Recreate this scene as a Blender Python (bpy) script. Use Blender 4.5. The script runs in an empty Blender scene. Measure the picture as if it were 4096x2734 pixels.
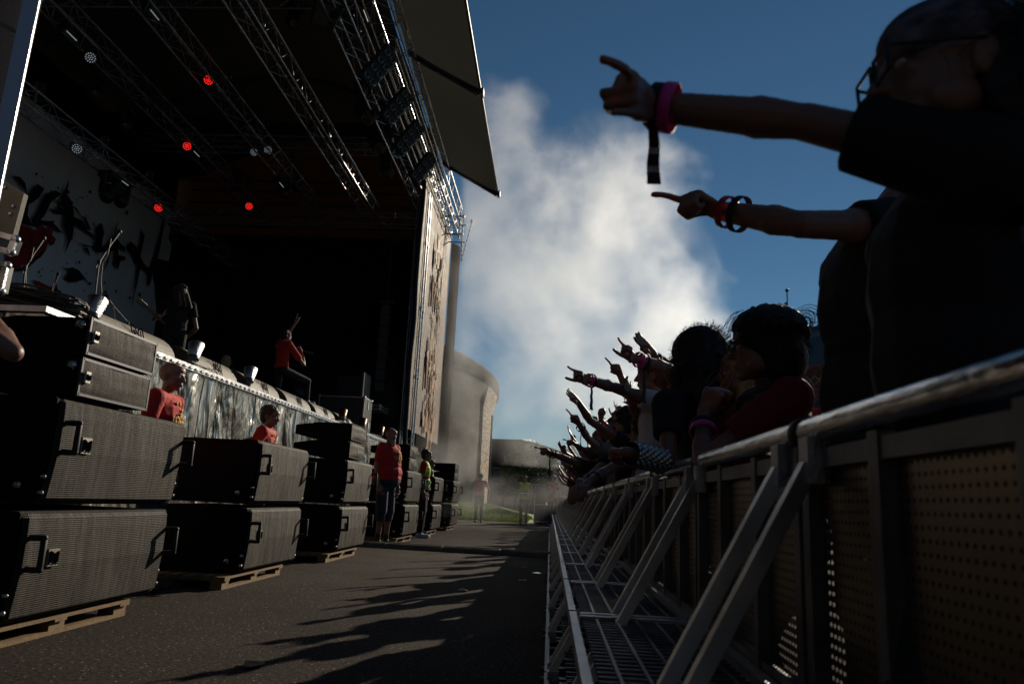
import bpy, math, random
from mathutils import Vector, Matrix, noise
random.seed(7)
V = Vector
R = math.radians
# ------------------------------------------------------------------ camera
scene = bpy.context.scene
col = scene.collection
W, H, FPX, CH = 1024, 683, 739.6, 0.80
CAM = V((0, 0, CH))
cy = V((550 - 512, -(503 - 341.5), -FPX)).normalized()          # world +Y seen by the camera
u0 = V((.035, 1, 0)); cz = (u0 - cy * u0.dot(cy)).normalized()
cx = cy.cross(cz)
ROT = Matrix((cx, cy, cz))                                       # rows: world axes in camera space -> cam to world
cam_d = bpy.data.cameras.new("camera"); cam = bpy.data.objects.new("camera", cam_d); col.objects.link(cam)
cam.matrix_world = Matrix.Translation(CAM) @ ROT.to_4x4()
cam_d.sensor_width = 36; cam_d.lens = 36 * FPX / W; cam_d.clip_end = 3000; cam_d.clip_start = .05
cam_d.dof.use_dof = True; cam_d.dof.focus_distance = 8.0; cam_d.dof.aperture_fstop = 4.5
scene.camera = cam
# ------------------------------------------------------------------ sky and sun
SUN_AZ, SUN_EL = 27.0, 22.5                                      # azimuth from +Y towards +X
world = bpy.data.worlds.new("World"); scene.world = world; world.use_nodes = True
nt = world.node_tree; bg = nt.nodes['Background']
sky = nt.nodes.new('ShaderNodeTexSky'); sky.sky_type = 'NISHITA'; sky.sun_disc = False
sky.sun_elevation = R(SUN_EL); sky.sun_rotation = R(SUN_AZ)
sky.altitude = 0; sky.air_density = 1.0; sky.dust_density = 0.0; sky.ozone_density = 5.0
gm = nt.nodes.new('ShaderNodeGamma'); gm.inputs[1].default_value = 1.12
hs = nt.nodes.new('ShaderNodeHueSaturation'); hs.inputs['Saturation'].default_value = 1.0; hs.inputs['Value'].default_value = .82; hs.inputs['Hue'].default_value = .487
nt.links.new(sky.outputs[0], hs.inputs['Color']); nt.links.new(hs.outputs[0], gm.inputs[0])
nt.links.new(gm.outputs[0], bg.inputs[0]); bg.inputs[1].default_value = 0.05
sd = bpy.data.lights.new("sun", 'SUN'); sun = bpy.data.objects.new("sun", sd); col.objects.link(sun)
sd.energy = 5.0; sd.angle = R(.5); sd.color = (1.0, .86, .67)
sdir = V((math.sin(R(SUN_AZ)) * math.cos(R(SUN_EL)), math.cos(R(SUN_AZ)) * math.cos(R(SUN_EL)), math.sin(R(SUN_EL))))
sun.rotation_euler = sdir.to_track_quat('Z', 'Y').to_euler(); sun.location = (30, 40, 30)
scene.view_settings.view_transform = 'Standard'; scene.view_settings.look = 'None'
scene.view_settings.exposure = -0.3; scene.view_settings.gamma = 1
scene.cycles.use_denoising = True
scene.cycles.volume_step_rate = 0.7; scene.cycles.volume_max_steps = 128; scene.cycles.volume_bounces = 6
scene.cycles.max_bounces = 6; scene.cycles.diffuse_bounces = 2; scene.cycles.glossy_bounces = 3
scene.cycles.transparent_max_bounces = 16; scene.cycles.sample_clamp_indirect = 4
# ------------------------------------------------------------------ helpers
def ray(px, py): return (ROT @ V((px - W / 2, -(py - H / 2), -FPX)))
def onx(px, py, x): d = ray(px, py); return CAM + d * (x / d.x)
def ony(px, py, y): d = ray(px, py); return CAM + d * (y / d.y)
def onz(px, py, z=0): d = ray(px, py); return CAM + d * ((z - CH) / d.z)
def reach(P, px, py, L, s=1):
    """point on the line of sight of a picture point that lies L from P (a bone of length L)"""
    d = ray(px, py).normalized(); w = P - CAM; b = w.dot(d); h2 = w.length_squared - b * b
    if h2 >= L * L:
        c = CAM + d * b; return P + (c - P).normalized() * L
    return CAM + d * (b + s * math.sqrt(L * L - h2))

def mat(name, c, rough=.6, metal=0, var=0, scale=8, bump=0, bscale=40, emit=None, es=1, spec=None, alpha=None, stretch=None, sheen=0):
    m = bpy.data.materials.new(name); m.use_nodes = True; n = m.node_tree; p = n.nodes['Principled BSDF']
    p.inputs['Base Color'].default_value = (*c, 1); p.inputs['Roughness'].default_value = rough; p.inputs['Metallic'].default_value = metal
    if spec is not None: p.inputs['Specular IOR Level'].default_value = spec
    if alpha is not None: p.inputs['Alpha'].default_value = alpha
    if sheen: p.inputs['Sheen Weight'].default_value = sheen
    if emit: p.inputs['Emission Color'].default_value = (*emit, 1); p.inputs['Emission Strength'].default_value = es
    src = None
    if var or bump:
        tc = n.nodes.new('ShaderNodeTexCoord'); mp = n.nodes.new('ShaderNodeMapping'); n.links.new(tc.outputs['Object'], mp.inputs[0])
        if stretch: mp.inputs['Scale'].default_value = stretch
        src = mp.outputs[0]
    if var:
        t = n.nodes.new('ShaderNodeTexNoise'); t.inputs['Scale'].default_value = scale; t.inputs['Detail'].default_value = 5
        n.links.new(src, t.inputs['Vector'])
        r = n.nodes.new('ShaderNodeValToRGB'); r.color_ramp.elements[0].position = .3; r.color_ramp.elements[1].position = .7
        r.color_ramp.elements[0].color = (*[v * (1 - var) for v in c], 1); r.color_ramp.elements[1].color = (*[min(1, v * (1 + var)) for v in c], 1)
        n.links.new(t.outputs[0], r.inputs[0]); n.links.new(r.outputs[0], p.inputs['Base Color'])
        mr = n.nodes.new('ShaderNodeMapRange'); mr.inputs['To Min'].default_value = max(.02, rough - .12); mr.inputs['To Max'].default_value = min(1, rough + .12)
        n.links.new(t.outputs[0], mr.inputs[0]); n.links.new(mr.outputs[0], p.inputs['Roughness'])
    if bump:
        t2 = n.nodes.new('ShaderNodeTexNoise'); t2.inputs['Scale'].default_value = bscale; t2.inputs['Detail'].default_value = 4
        n.links.new(src, t2.inputs['Vector']); b = n.nodes.new('ShaderNodeBump'); b.inputs['Strength'].default_value = bump; b.inputs['Distance'].default_value = .02
        n.links.new(t2.outputs[0], b.inputs['Height']); n.links.new(b.outputs[0], p.inputs['Normal'])
    return m

class MB:
    def __init__(s): s.v = []; s.f = []; s.sm = []
    def add(s, vs, fs, smooth=False):
        o = len(s.v); s.v += [tuple(v) for v in vs]; s.f += [tuple(i + o for i in f) for f in fs]; s.sm += [smooth] * len(fs); return s
    def box(s, c, d, rot=None, bev=0):
        c = V(c); hx, hy, hz = d[0] / 2, d[1] / 2, d[2] / 2
        if bev:
            b = bev; pts = []; 
            for z, k in ((-hz, b), (-hz + b, 0), (hz - b, 0), (hz, b)):
                x, y = hx - k, hy - k; q = b if k == 0 else b * .5
                pts += [(x - q, -y, z), (x, -y + q, z), (x, y - q, z), (x - q, y, z), (-x + q, y, z), (-x, y - q, z), (-x, -y + q, z), (-x + q, -y, z)]
            fs = [tuple(range(7, -1, -1)), tuple(range(24, 32))]
            for r in range(3):
                for i in range(8): fs.append((r * 8 + i, r * 8 + (i + 1) % 8, r * 8 + 8 + (i + 1) % 8, r * 8 + 8 + i))
        else:
            pts = [(x, y, z) for z in (-hz, hz) for x, y in ((-hx, -hy), (hx, -hy), (hx, hy), (-hx, hy))]
            fs = [(3, 2, 1, 0), (4, 5, 6, 7), (0, 1, 5, 4), (1, 2, 6, 5), (2, 3, 7, 6), (3, 0, 4, 7)]
        pts = [(rot @ V(p) if rot else V(p)) + c for p in pts]
        return s.add(pts, fs)
    def bar(s, a, b, w, h=None, up=V((0, 0, 1))):
        a, b = V(a), V(b); d = (b - a); L = d.length; d.normalize()
        x = d.cross(up); x = x.normalized() if x.length > 1e-4 else V((1, 0, 0)); z = x.cross(d)
        return s.box((a + b) / 2, (w, L, h or w), Matrix((x, d, z)).transposed())
    def tube(s, a, b, r, r2=None, n=6, cap=True):
        a, b = V(a), V(b); r2 = r if r2 is None else r2; d = (b - a).normalized()
        x = d.orthogonal().normalized(); y = d.cross(x)
        vs = [p + (x * math.cos(t) + y * math.sin(t)) * q for p, q in ((a, r), (b, r2)) for t in [2 * math.pi * i / n for i in range(n)]]
        fs = [(i, (i + 1) % n, n + (i + 1) % n, n + i) for i in range(n)]
        s.add(vs, fs, n > 5)
        if cap: s.add(vs, [tuple(range(n - 1, -1, -1)), tuple(range(n, 2 * n))])
        return s
    def path(s, pts, r, n=5):
        for i in range(len(pts) - 1): s.tube(pts[i], pts[i + 1], r, n=n)
        return s
    def lathe(s, prof, c=(0, 0, 0), rot=None, n=16, smooth=True, cap=True):
        c = V(c); vs = []
        for r, z in prof:
            for i in range(n):
                t = 2 * math.pi * i / n; p = V((r * math.cos(t), r * math.sin(t), z)); vs.append((rot @ p if rot else p) + c)
        fs = [(k * n + i, k * n + (i + 1) % n, (k + 1) * n + (i + 1) % n, (k + 1) * n + i) for k in range(len(prof) - 1) for i in range(n)]
        s.add(vs, fs, smooth)
        if cap: s.add(vs, [tuple(range(n - 1, -1, -1)), tuple(range((len(prof) - 1) * n, len(prof) * n))])
        return s
    def ell(s, c, r, rot=None, nu=12, nv=8):
        prof = [(max(1e-4, math.sin(math.pi * k / nv)), -math.cos(math.pi * k / nv)) for k in range(nv + 1)]
        o = MB().lathe(prof, n=nu, cap=False); c = V(c)
        vs = [(rot @ V((p[0] * r[0], p[1] * r[1], p[2] * r[2])) if rot else V((p[0] * r[0], p[1] * r[1], p[2] * r[2]))) + c for p in o.v]
        return s.add(vs, o.f, True)
    def cap(s, a, b, ra, rb, n=10):
        """tapered capsule"""
        a, b = V(a), V(b); d = b - a
        if d.length < 1e-5: return s.ell(a, (ra, ra, ra))
        d.normalize(); x = d.orthogonal().normalized(); y = d.cross(x); rings = []
        for k in range(4): t = -math.pi / 2 + k * math.pi / 8; rings.append((a + d * ra * math.sin(t), max(1e-4, ra * math.cos(t))))
        for k in range(0, 5): t = k * math.pi / 8; rings.append((b + d * rb * math.sin(t), max(1e-4, rb * math.cos(t))))
        vs = [p + (x * math.cos(2 * math.pi * i / n) + y * math.sin(2 * math.pi * i / n)) * q for p, q in rings for i in range(n)]
        fs = [(k * n + i, k * n + (i + 1) % n, (k + 1) * n + (i + 1) % n, (k + 1) * n + i) for k in range(len(rings) - 1) for i in range(n)]
        fs += [tuple(range(n - 1, -1, -1)), tuple(range((len(rings) - 1) * n, len(rings) * n))]
        return s.add(vs, fs, True)
    def prism(s, pts, n, h):
        """polygon pts extruded along n by h"""
        n = V(n) * h; k = len(pts); vs = [V(p) for p in pts] + [V(p) + n for p in pts]
        return s.add(vs, [tuple(range(k - 1, -1, -1)), tuple(range(k, 2 * k))] + [(i, (i + 1) % k, k + (i + 1) % k, k + i) for i in range(k)])
    def mesh(s, name, m):
        me = bpy.data.meshes.new(name); me.from_pydata(s.v, [], s.f); me.polygons.foreach_set('use_smooth', s.sm); me.update()
        for mm in (m if isinstance(m, list) else [m]): me.materials.append(mm)
        return me
    def build(s, name, m, parent=None, kind=None):
        o = bpy.data.objects.new(name, s.mesh(name, m)); col.objects.link(o)
        if parent:
            o.parent = parent; o.matrix_parent_inverse = Matrix.Translation(-parent.location) if parent.type == 'EMPTY' else parent.matrix_parent_inverse.copy() @ Matrix.Identity(4)
            if parent.type != 'EMPTY': o.matrix_parent_inverse = Matrix.Identity(4)
        if kind: o['kind'] = kind
        return o
def translucent(m, c, fac):
    n = m.node_tree; out = n.nodes['Material Output']; p = n.nodes['Principled BSDF']; t = n.nodes.new('ShaderNodeBsdfTranslucent'); t.inputs[0].default_value = (*c, 1)
    x = n.nodes.new('ShaderNodeMixShader'); x.inputs[0].default_value = fac; n.links.new(p.outputs[0], x.inputs[1]); n.links.new(t.outputs[0], x.inputs[2]); n.links.new(x.outputs[0], out.inputs[0])
def thing(name, label, cat, loc=(0, 0, 0), group=None):
    o = bpy.data.objects.new(name, None); col.objects.link(o); o.location = loc; o.empty_display_size = .1
    o['label'] = label; o['category'] = cat
    if group: o['group'] = group
    return o
def tag(o, label, cat, group=None):
    o['label'] = label; o['category'] = cat
    if group: o['group'] = group
    return o
def label(o, l): o['label'] = l; return o
def copy_tree(o, parent=None, lab=None):
    c = o.copy(); col.objects.link(c)
    if parent: c.parent = parent; c.matrix_parent_inverse = o.matrix_parent_inverse.copy()
    for ch in list(o.children): copy_tree(ch, c)
    if lab: c['label'] = lab
    return c
def blob(name, mb, voxel, m, parent=None, smooth=3):
    """fuse overlapping shapes into one continuous skin"""
    me = mb.mesh(name, m); t = bpy.data.objects.new('tmp', me); col.objects.link(t)
    md = t.modifiers.new('r', 'REMESH'); md.mode = 'VOXEL'; md.voxel_size = voxel; md.use_smooth_shade = True
    if smooth: sm = t.modifiers.new('s', 'SMOOTH'); sm.factor = .5; sm.iterations = smooth
    dg = bpy.context.evaluated_depsgraph_get(); dg.update()
    nm = bpy.data.meshes.new_from_object(t.evaluated_get(dg)); bpy.data.objects.remove(t); bpy.data.meshes.remove(me)
    nm.name = name
    if not nm.materials: nm.materials.append(m)
    o = bpy.data.objects.new(name, nm); col.objects.link(o)
    if parent:
        o.parent = parent; o.matrix_parent_inverse = Matrix.Translation(-parent.location) if parent.type == 'EMPTY' else Matrix.Identity(4)
    return o
# ------------------------------------------------------------------ ground
def asphalt():
    m = bpy.data.materials.new('asphalt'); m.use_nodes = True; n = m.node_tree; p = n.nodes['Principled BSDF']; L = n.links.new
    tc = n.nodes.new('ShaderNodeTexCoord')
    a = n.nodes.new('ShaderNodeTexNoise'); a.inputs['Scale'].default_value = 48; a.inputs['Detail'].default_value = 5; a.inputs['Roughness'].default_value = .75; L(tc.outputs['Object'], a.inputs['Vector'])
    b = n.nodes.new('ShaderNodeTexNoise'); b.inputs['Scale'].default_value = .9; b.inputs['Detail'].default_value = 6; L(tc.outputs['Object'], b.inputs['Vector'])
    ra = n.nodes.new('ShaderNodeValToRGB'); e = ra.color_ramp.elements; e[0].position = .40; e[0].color = (.003, .0028, .0027, 1); e[1].position = .62; e[1].color = (.075, .060, .052, 1)
    L(a.outputs[0], ra.inputs[0])
    rb = n.nodes.new('ShaderNodeValToRGB'); e = rb.color_ramp.elements; e[0].position = .35; e[0].color = (.65, .65, .65, 1); e[1].position = .65; e[1].color = (1.15, 1.12, 1.1, 1)
    L(b.outputs[0], rb.inputs[0])
    mx = n.nodes.new('ShaderNodeMix'); mx.data_type = 'RGBA'; mx.blend_type = 'MULTIPLY'; mx.inputs[0].default_value = 1
    L(ra.outputs[0], mx.inputs[6]); L(rb.outputs[0], mx.inputs[7])
    w = n.nodes.new('ShaderNodeTexVoronoi'); w.inputs['Scale'].default_value = 26; L(tc.outputs['Object'], w.inputs['Vector'])
    rw = n.nodes.new('ShaderNodeValToRGB'); e = rw.color_ramp.elements; e[0].position = .10; e[0].color = (1, 1, 1, 1); e[1].position = .14; e[1].color = (0, 0, 0, 1); L(w.outputs['Distance'], rw.inputs[0])
    mx2 = n.nodes.new('ShaderNodeMix'); mx2.data_type = 'RGBA'; L(rw.outputs[0], mx2.inputs[0]); L(mx.outputs[2], mx2.inputs[6]); mx2.inputs[7].default_value = (.30, .26, .22, 1)
    L(mx2.outputs[2], p.inputs['Base Color']); p.inputs['Roughness'].default_value = .9; p.inputs['Specular IOR Level'].default_value = .12
    bm = n.nodes.new('ShaderNodeBump'); bm.inputs['Strength'].default_value = .9; bm.inputs['Distance'].default_value = .006; L(a.outputs[0], bm.inputs['Height']); L(bm.outputs[0], p.inputs['Normal'])
    return m
g = MB(); g.add([(-1500, -300, 0), (1500, -300, 0), (1500, 2500, 0), (-1500, 2500, 0)], [(0, 1, 2, 3)])
g.build('ground', asphalt(), kind='structure')
# the lawn: a low grassy bank behind the pit
M_grass = mat('grass', (.22, .30, .04), .8, var=.4, scale=5, bump=.5, bscale=60)
lw = MB(); NX, NY = 40, 24; vs = []
for j in range(NY + 1):
    for i in range(NX + 1):
        x = -30 + i * 29.4 / NX; y = 30.5 + j * 16 / NY
        t = min(1, j / 10); e = min(1, (NX - i) / 4)
        vs.append((x, y, .004 + .62 * (t * t * (3 - 2 * t)) * e + .05 * noise.noise(V((x, y, 0)) * .5) * t))
lw.add(vs, [(j * (NX + 1) + i, j * (NX + 1) + i + 1, (j + 1) * (NX + 1) + i + 1, (j + 1) * (NX + 1) + i) for j in range(NY) for i in range(NX)], True)
lw.build('lawn', M_grass, kind='structure')
gb = MB()
for k in range(26000):
    x = random.uniform(-9, -.9); y = 30.55 + random.random() ** 1.6 * 9; t = min(1, (y - 30.5) / 6.67); e = min(1, (-.6 - x) / 2.94)
    z = .62 * (t * t * (3 - 2 * t)) * e + .05 * noise.noise(V((x, y, 0)) * .5) * t
    a = random.uniform(0, 6.28); w = .012; h = random.uniform(.04, .12)
    dx, dy = math.cos(a) * w, math.sin(a) * w
    gb.add([(x - dx, y - dy, z), (x + dx, y + dy, z), (x + random.uniform(-.04, .04), y + random.uniform(-.04, .04), z + h)], [(0, 1, 2)])
tag(gb.build('grass', M_grass, kind='stuff'), 'sunlit green grass on the low bank behind the pit', 'grass')
# ------------------------------------------------------------------ smoke
def smoke_mat(name, dens, blobs, nscale, thr, color=(.95, .975, .985), aniso=.68, soft=.40):
    """blobs: (centre, radii) in object space; density = noise inside the soft union of the blobs"""
    m = bpy.data.materials.new(name); m.use_nodes = True; n = m.node_tree; L = n.links.new
    n.nodes.remove(n.nodes['Principled BSDF']); out = n.nodes['Material Output']
    pv = n.nodes.new('ShaderNodeVolumePrincipled'); L(pv.outputs[0], out.inputs['Volume'])
    pv.inputs['Color'].default_value = (*color, 1); pv.inputs['Anisotropy'].default_value = aniso
    tc = n.nodes.new('ShaderNodeTexCoord'); pos = tc.outputs['Object']
    # warp
    w = n.nodes.new('ShaderNodeTexNoise'); w.inputs['Scale'].default_value = nscale * .45; w.inputs['Detail'].default_value = 1; L(pos, w.inputs['Vector'])
    sb = n.nodes.new('ShaderNodeVectorMath'); sb.operation = 'SUBTRACT'; L(w.outputs['Color'], sb.inputs[0]); sb.inputs[1].default_value = (.5, .5, .5)
    sc = n.nodes.new('ShaderNodeVectorMath'); sc.operation = 'SCALE'; L(sb.outputs[0], sc.inputs[0]); sc.inputs['Scale'].default_value = 1.3 / nscale * .55
    ad = n.nodes.new('ShaderNodeVectorMath'); L(pos, ad.inputs[0]); L(sc.outputs[0], ad.inputs[1]); wp = ad.outputs[0]
    prev = None
    for c, r in blobs:
        s1 = n.nodes.new('ShaderNodeVectorMath'); s1.operation = 'SUBTRACT'; L(wp, s1.inputs[0]); s1.inputs[1].default_value = c
        s2 = n.nodes.new('ShaderNodeVectorMath'); s2.operation = 'DIVIDE'; L(s1.outputs[0], s2.inputs[0]); s2.inputs[1].default_value = r
        s3 = n.nodes.new('ShaderNodeVectorMath'); s3.operation = 'LENGTH'; L(s2.outputs[0], s3.inputs[0])
        s4 = n.nodes.new('ShaderNodeMapRange'); L(s3.outputs['Value'], s4.inputs[0]); s4.inputs['From Min'].default_value = 1.15; s4.inputs['From Max'].default_value = .15
        o = s4.outputs[0]
        if prev:
            mx = n.nodes.new('ShaderNodeMath'); mx.operation = 'MAXIMUM'; L(prev, mx.inputs[0]); L(o, mx.inputs[1]); o = mx.outputs[0]
        prev = o
    t = n.nodes.new('ShaderNodeTexNoise'); t.inputs['Scale'].default_value = nscale; t.inputs['Detail'].default_value = 7; t.inputs['Roughness'].default_value = .68; t.inputs['Lacunarity'].default_value = 2.2; L(wp, t.inputs['Vector'])
    # wisps: the noise is eaten away towards the edge of each billow
    e1 = n.nodes.new('ShaderNodeMath'); e1.operation = 'MULTIPLY_ADD'; L(prev, e1.inputs[0]); e1.inputs[1].default_value = thr; L(t.outputs[0], e1.inputs[2])
    mr = n.nodes.new('ShaderNodeMapRange'); mr.interpolation_type = 'SMOOTHSTEP'; L(e1.outputs[0], mr.inputs[0]); mr.inputs['From Min'].default_value = .56; mr.inputs['From Max'].default_value = .56 + soft
    g1 = n.nodes.new('ShaderNodeMath'); g1.operation = 'MULTIPLY'; L(mr.outputs[0], g1.inputs[0]); sq = n.nodes.new('ShaderNodeMath'); sq.operation = 'MULTIPLY'; L(prev, sq.inputs[0]); sq.inputs[1].default_value = 6; sq.use_clamp = True; L(sq.outputs[0], g1.inputs[1])
    a2 = n.nodes.new('ShaderNodeMath'); a2.operation = 'MULTIPLY'; L(g1.outputs[0], a2.inputs[0]); a2.inputs[1].default_value = dens
    L(a2.outputs[0], pv.inputs['Density'])
    return m
def smoke_box(name, lo, hi, m, lab, step=None):
    o = MB().box([(a + b) / 2 for a, b in zip(lo, hi)], [b - a for a, b in zip(lo, hi)]).build(name, m)
    o['kind'] = 'stuff'; tag(o, lab, 'smoke'); return o
pl = []
def pxblob(px, py, Y, rx, ry, rz):
    c = ony(px, py, Y); pl.append((tuple(c), (rx, ry, rz)))
pxblob(500, 255, 29, 4.4, 4.0, 5.6); pxblob(560, 290, 30, 6.2, 4.4, 6.2); pxblob(605, 205, 31, 4.4, 3.8, 4.0); pxblob(575, 390, 29, 5.0, 3.6, 4.2)
pxblob(458, 340, 28, 1.7, 3.0, 5.2); pxblob(505, 120, 31, 1.9, 2.4, 3.6); pxblob(650, 320, 31, 3.6, 3.2, 4.6); pxblob(635, 385, 30, 5.6, 3.8, 4.6)
smoke_box('smoke', (-4.0, 24.0, 2.2), (9.5, 35.0, 19.5), smoke_mat('smoke_plume', .15, pl, .38, .37), 'tall billowing white smoke plume rising behind the stage wing')
pl = []
pxblob(455, 462, 22.5, 1.1, 3.4, 1.1); pxblob(500, 500, 22, 2.2, 3.8, .9); pxblob(580, 490, 24, 1.6, 3.0, 1.4)
smoke_box('smoke', (-4.2, 17.8, .02), (2.2, 27.8, 5.2), smoke_mat('smoke_ground', .22, pl, .7, .24), 'thin smoke drifting low over the pit beyond the last speaker stack')
pl = []
pxblob(385, 400, 22.0, 2.4, 2.0, 2.6)
smoke_box('smoke', (-9.5, 19.5, 2.4), (-4.7, 24.6, 8.5), smoke_mat('smoke_stage', .16, pl, .5, .30), 'faint smoke haze drifting onto the far right of the stage')
# ------------------------------------------------------------------ materials
M_black = mat('black_paint', (.012, .012, .013), .55, var=.3)
M_drape = mat('black_drape', (.006, .006, .007), .95, var=.3, scale=3, bump=.4, bscale=3, stretch=(1, 1, .1))
M_alu = mat('aluminium', (.55, .56, .58), .33, 1, var=.18, scale=14, bump=.12, bscale=60)
M_alu_dull = mat('dull_aluminium', (.42, .42, .44), .45, 1, var=.3, scale=9, bump=.2, bscale=50)
M_steel = mat('dark_steel', (.10, .10, .11), .45, .8)
M_roof = mat('roof_canvas', (.045, .042, .036), .85, var=.15, scale=.8, bump=.3, bscale=1.2)
M_canopy = mat('grey_canvas', (.12, .12, .11), .8, var=.12, scale=.5, bump=.25, bscale=1.5)
M_gable = mat('brown_canvas', (.16, .085, .035), .8, var=.25, scale=1.5)
translucent(M_gable, (.075, .043, .020), .5); translucent(M_roof, (.006, .005, .004), .35); translucent(M_canopy, (.042, .041, .035), .4)
M_deck = mat('stage_deck', (.03, .028, .026), .6, var=.3)
M_wood = mat('raw_pine', (.20, .13, .06), .75, var=.25, scale=6, bump=.3, stretch=(1, 6, 6))
M_ply = mat('grey_plywood', (.11, .105, .085), .7, var=.35, scale=4, bump=.15)
M_case = mat('case_laminate', (.02, .032, .04), .4, var=.2)
M_rubber = mat('black_rubber', (.015, .015, .015), .6, bump=.2)
M_glass = mat('lamp_lens', (.12, .13, .13), .18, .9)
M_red = mat('red_lamp', (.3, .01, .01), .4, emit=(1, .02, .015), es=2.0)
M_white = mat('white_lamp', (.5, .5, .5), .4, emit=(.75, .9, 1), es=.22)
SX = -4.48; SZ = 2.26; FARY = 25.0; BX = -13.9; RZ = 12.3
def sheet(fn, nu, nv, thick=0):
    m = MB(); m.add([fn(i / nu, j / nv) for j in range(nv + 1) for i in range(nu + 1)], [(j * (nu + 1) + i, j * (nu + 1) + i + 1, (j + 1) * (nu + 1) + i + 1, (j + 1) * (nu + 1) + i) for j in range(nv) for i in range(nu)], True); return m
# ------------------------------------------------------------------ the stage
st = thing('stage', 'long open air stage deck with shiny grey skirt and aluminium edge rail', 'stage', (SX, 12, 0))
MB().box(((SX - .07 + BX) / 2, 13.5, SZ - .1), (SX - .07 - BX, 23, .2)).build('deck', M_deck, st)
e = MB()
e.box((SX + .012, 13.5, SZ - .03), (.02, 23, .07))
for k in range(150): e.box((SX + .03, 2.2 + k * .152, SZ - .035), (.02, .085, .022))
e.build('edge_rail', M_alu, st)
M_skirt = bpy.data.materials.new('skirt_vinyl'); M_skirt.use_nodes = True
def _sk():
    n = M_skirt.node_tree; p = n.nodes['Principled BSDF']; L = n.links.new
    p.inputs['Base Color'].default_value = (.36, .345, .31, 1); p.inputs['Metallic'].default_value = .85; p.inputs['Roughness'].default_value = .27
    tc = n.nodes.new('ShaderNodeTexCoord'); mp = n.nodes.new('ShaderNodeMapping'); L(tc.outputs['Object'], mp.inputs[0]); mp.inputs['Scale'].default_value = (1, 1.0, .36); mp.inputs['Rotation'].default_value = (.3, 0, 0)
    t = n.nodes.new('ShaderNodeTexNoise'); t.inputs['Scale'].default_value = 2.6; t.inputs['Detail'].default_value = 3.5; t.inputs['Roughness'].default_value = .5; t.inputs['Distortion'].default_value = .5; L(mp.outputs[0], t.inputs['Vector'])
    b = n.nodes.new('ShaderNodeBump'); b.inputs['Strength'].default_value = .9; b.inputs['Distance'].default_value = .28; L(t.outputs[0], b.inputs['Height']); L(b.outputs[0], p.inputs['Normal'])
_sk()
def skirt(y0, y1):
    def f(u, v):
        y = y0 + (y1 - y0) * u; z = .05 + (SZ - .11) * v
        a = noise.noise(V((y * 2.3, z * .45 + 7, 3))) * .10 + noise.noise(V((y * 6 + z * 1.5, z * 1.2, 9))) * .035
        return V((SX - .02 + (a - .05) * (1.0 - .7 * v ** 4) + .02, y, z))
    return sheet(f, int((y1 - y0) * 16), 26)
ys = [2.0, 4.4, 6.8, 9.2, 11.55, 13.9, 16.3, 18.7, 21.0, 23.6, 25]
for a, b in zip(ys, ys[1:]): skirt(a + .012, b - .012).build('skirt_panel', M_skirt, st)
# risers and walls
bd = thing('stage_backdrop', 'white printed cloth backdrop with black brush lettering and red splash', 'backdrop', (BX, 12, SZ))
M_cloth = mat('backdrop_cloth', (.86, .89, .97), .85, var=.06, scale=2, bump=.15, bscale=4, stretch=(1, 1, .2))
sheet(lambda u, v: V((BX + .06 * noise.noise(V((u * 18, v * 1.5, 0))), 3 + u * 21.6, SZ + v * 8.2)), 90, 8).build('cloth', M_cloth, bd)
M_ink = mat('black_ink', (.008, .008, .010), .8); M_blood = mat('red_ink', (.34, .015, .025), .8, var=.5, scale=2)
def z2(x, y): return (x * .3509 / 4, (700 + y * .3509) / 4)
def inkpoly(pts, jag=.05, layer=0):
    P = [onx(*z2(*p), BX + .1 + layer * .02) for p in pts]; out = []
    for i, a in enumerate(P):
        b = P[(i + 1) % len(P)]; k = max(1, int((b - a).length / .22))
        for q in range(k):
            p = a.lerp(b, q / k); p.y += random.gauss(0, jag); p.z += random.gauss(0, jag); out.append(p)
    return MB().prism(out, (1, 0, 0), .006)
ink = MB()
def addm(a, b): a.add(b.v, b.f); return a
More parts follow.
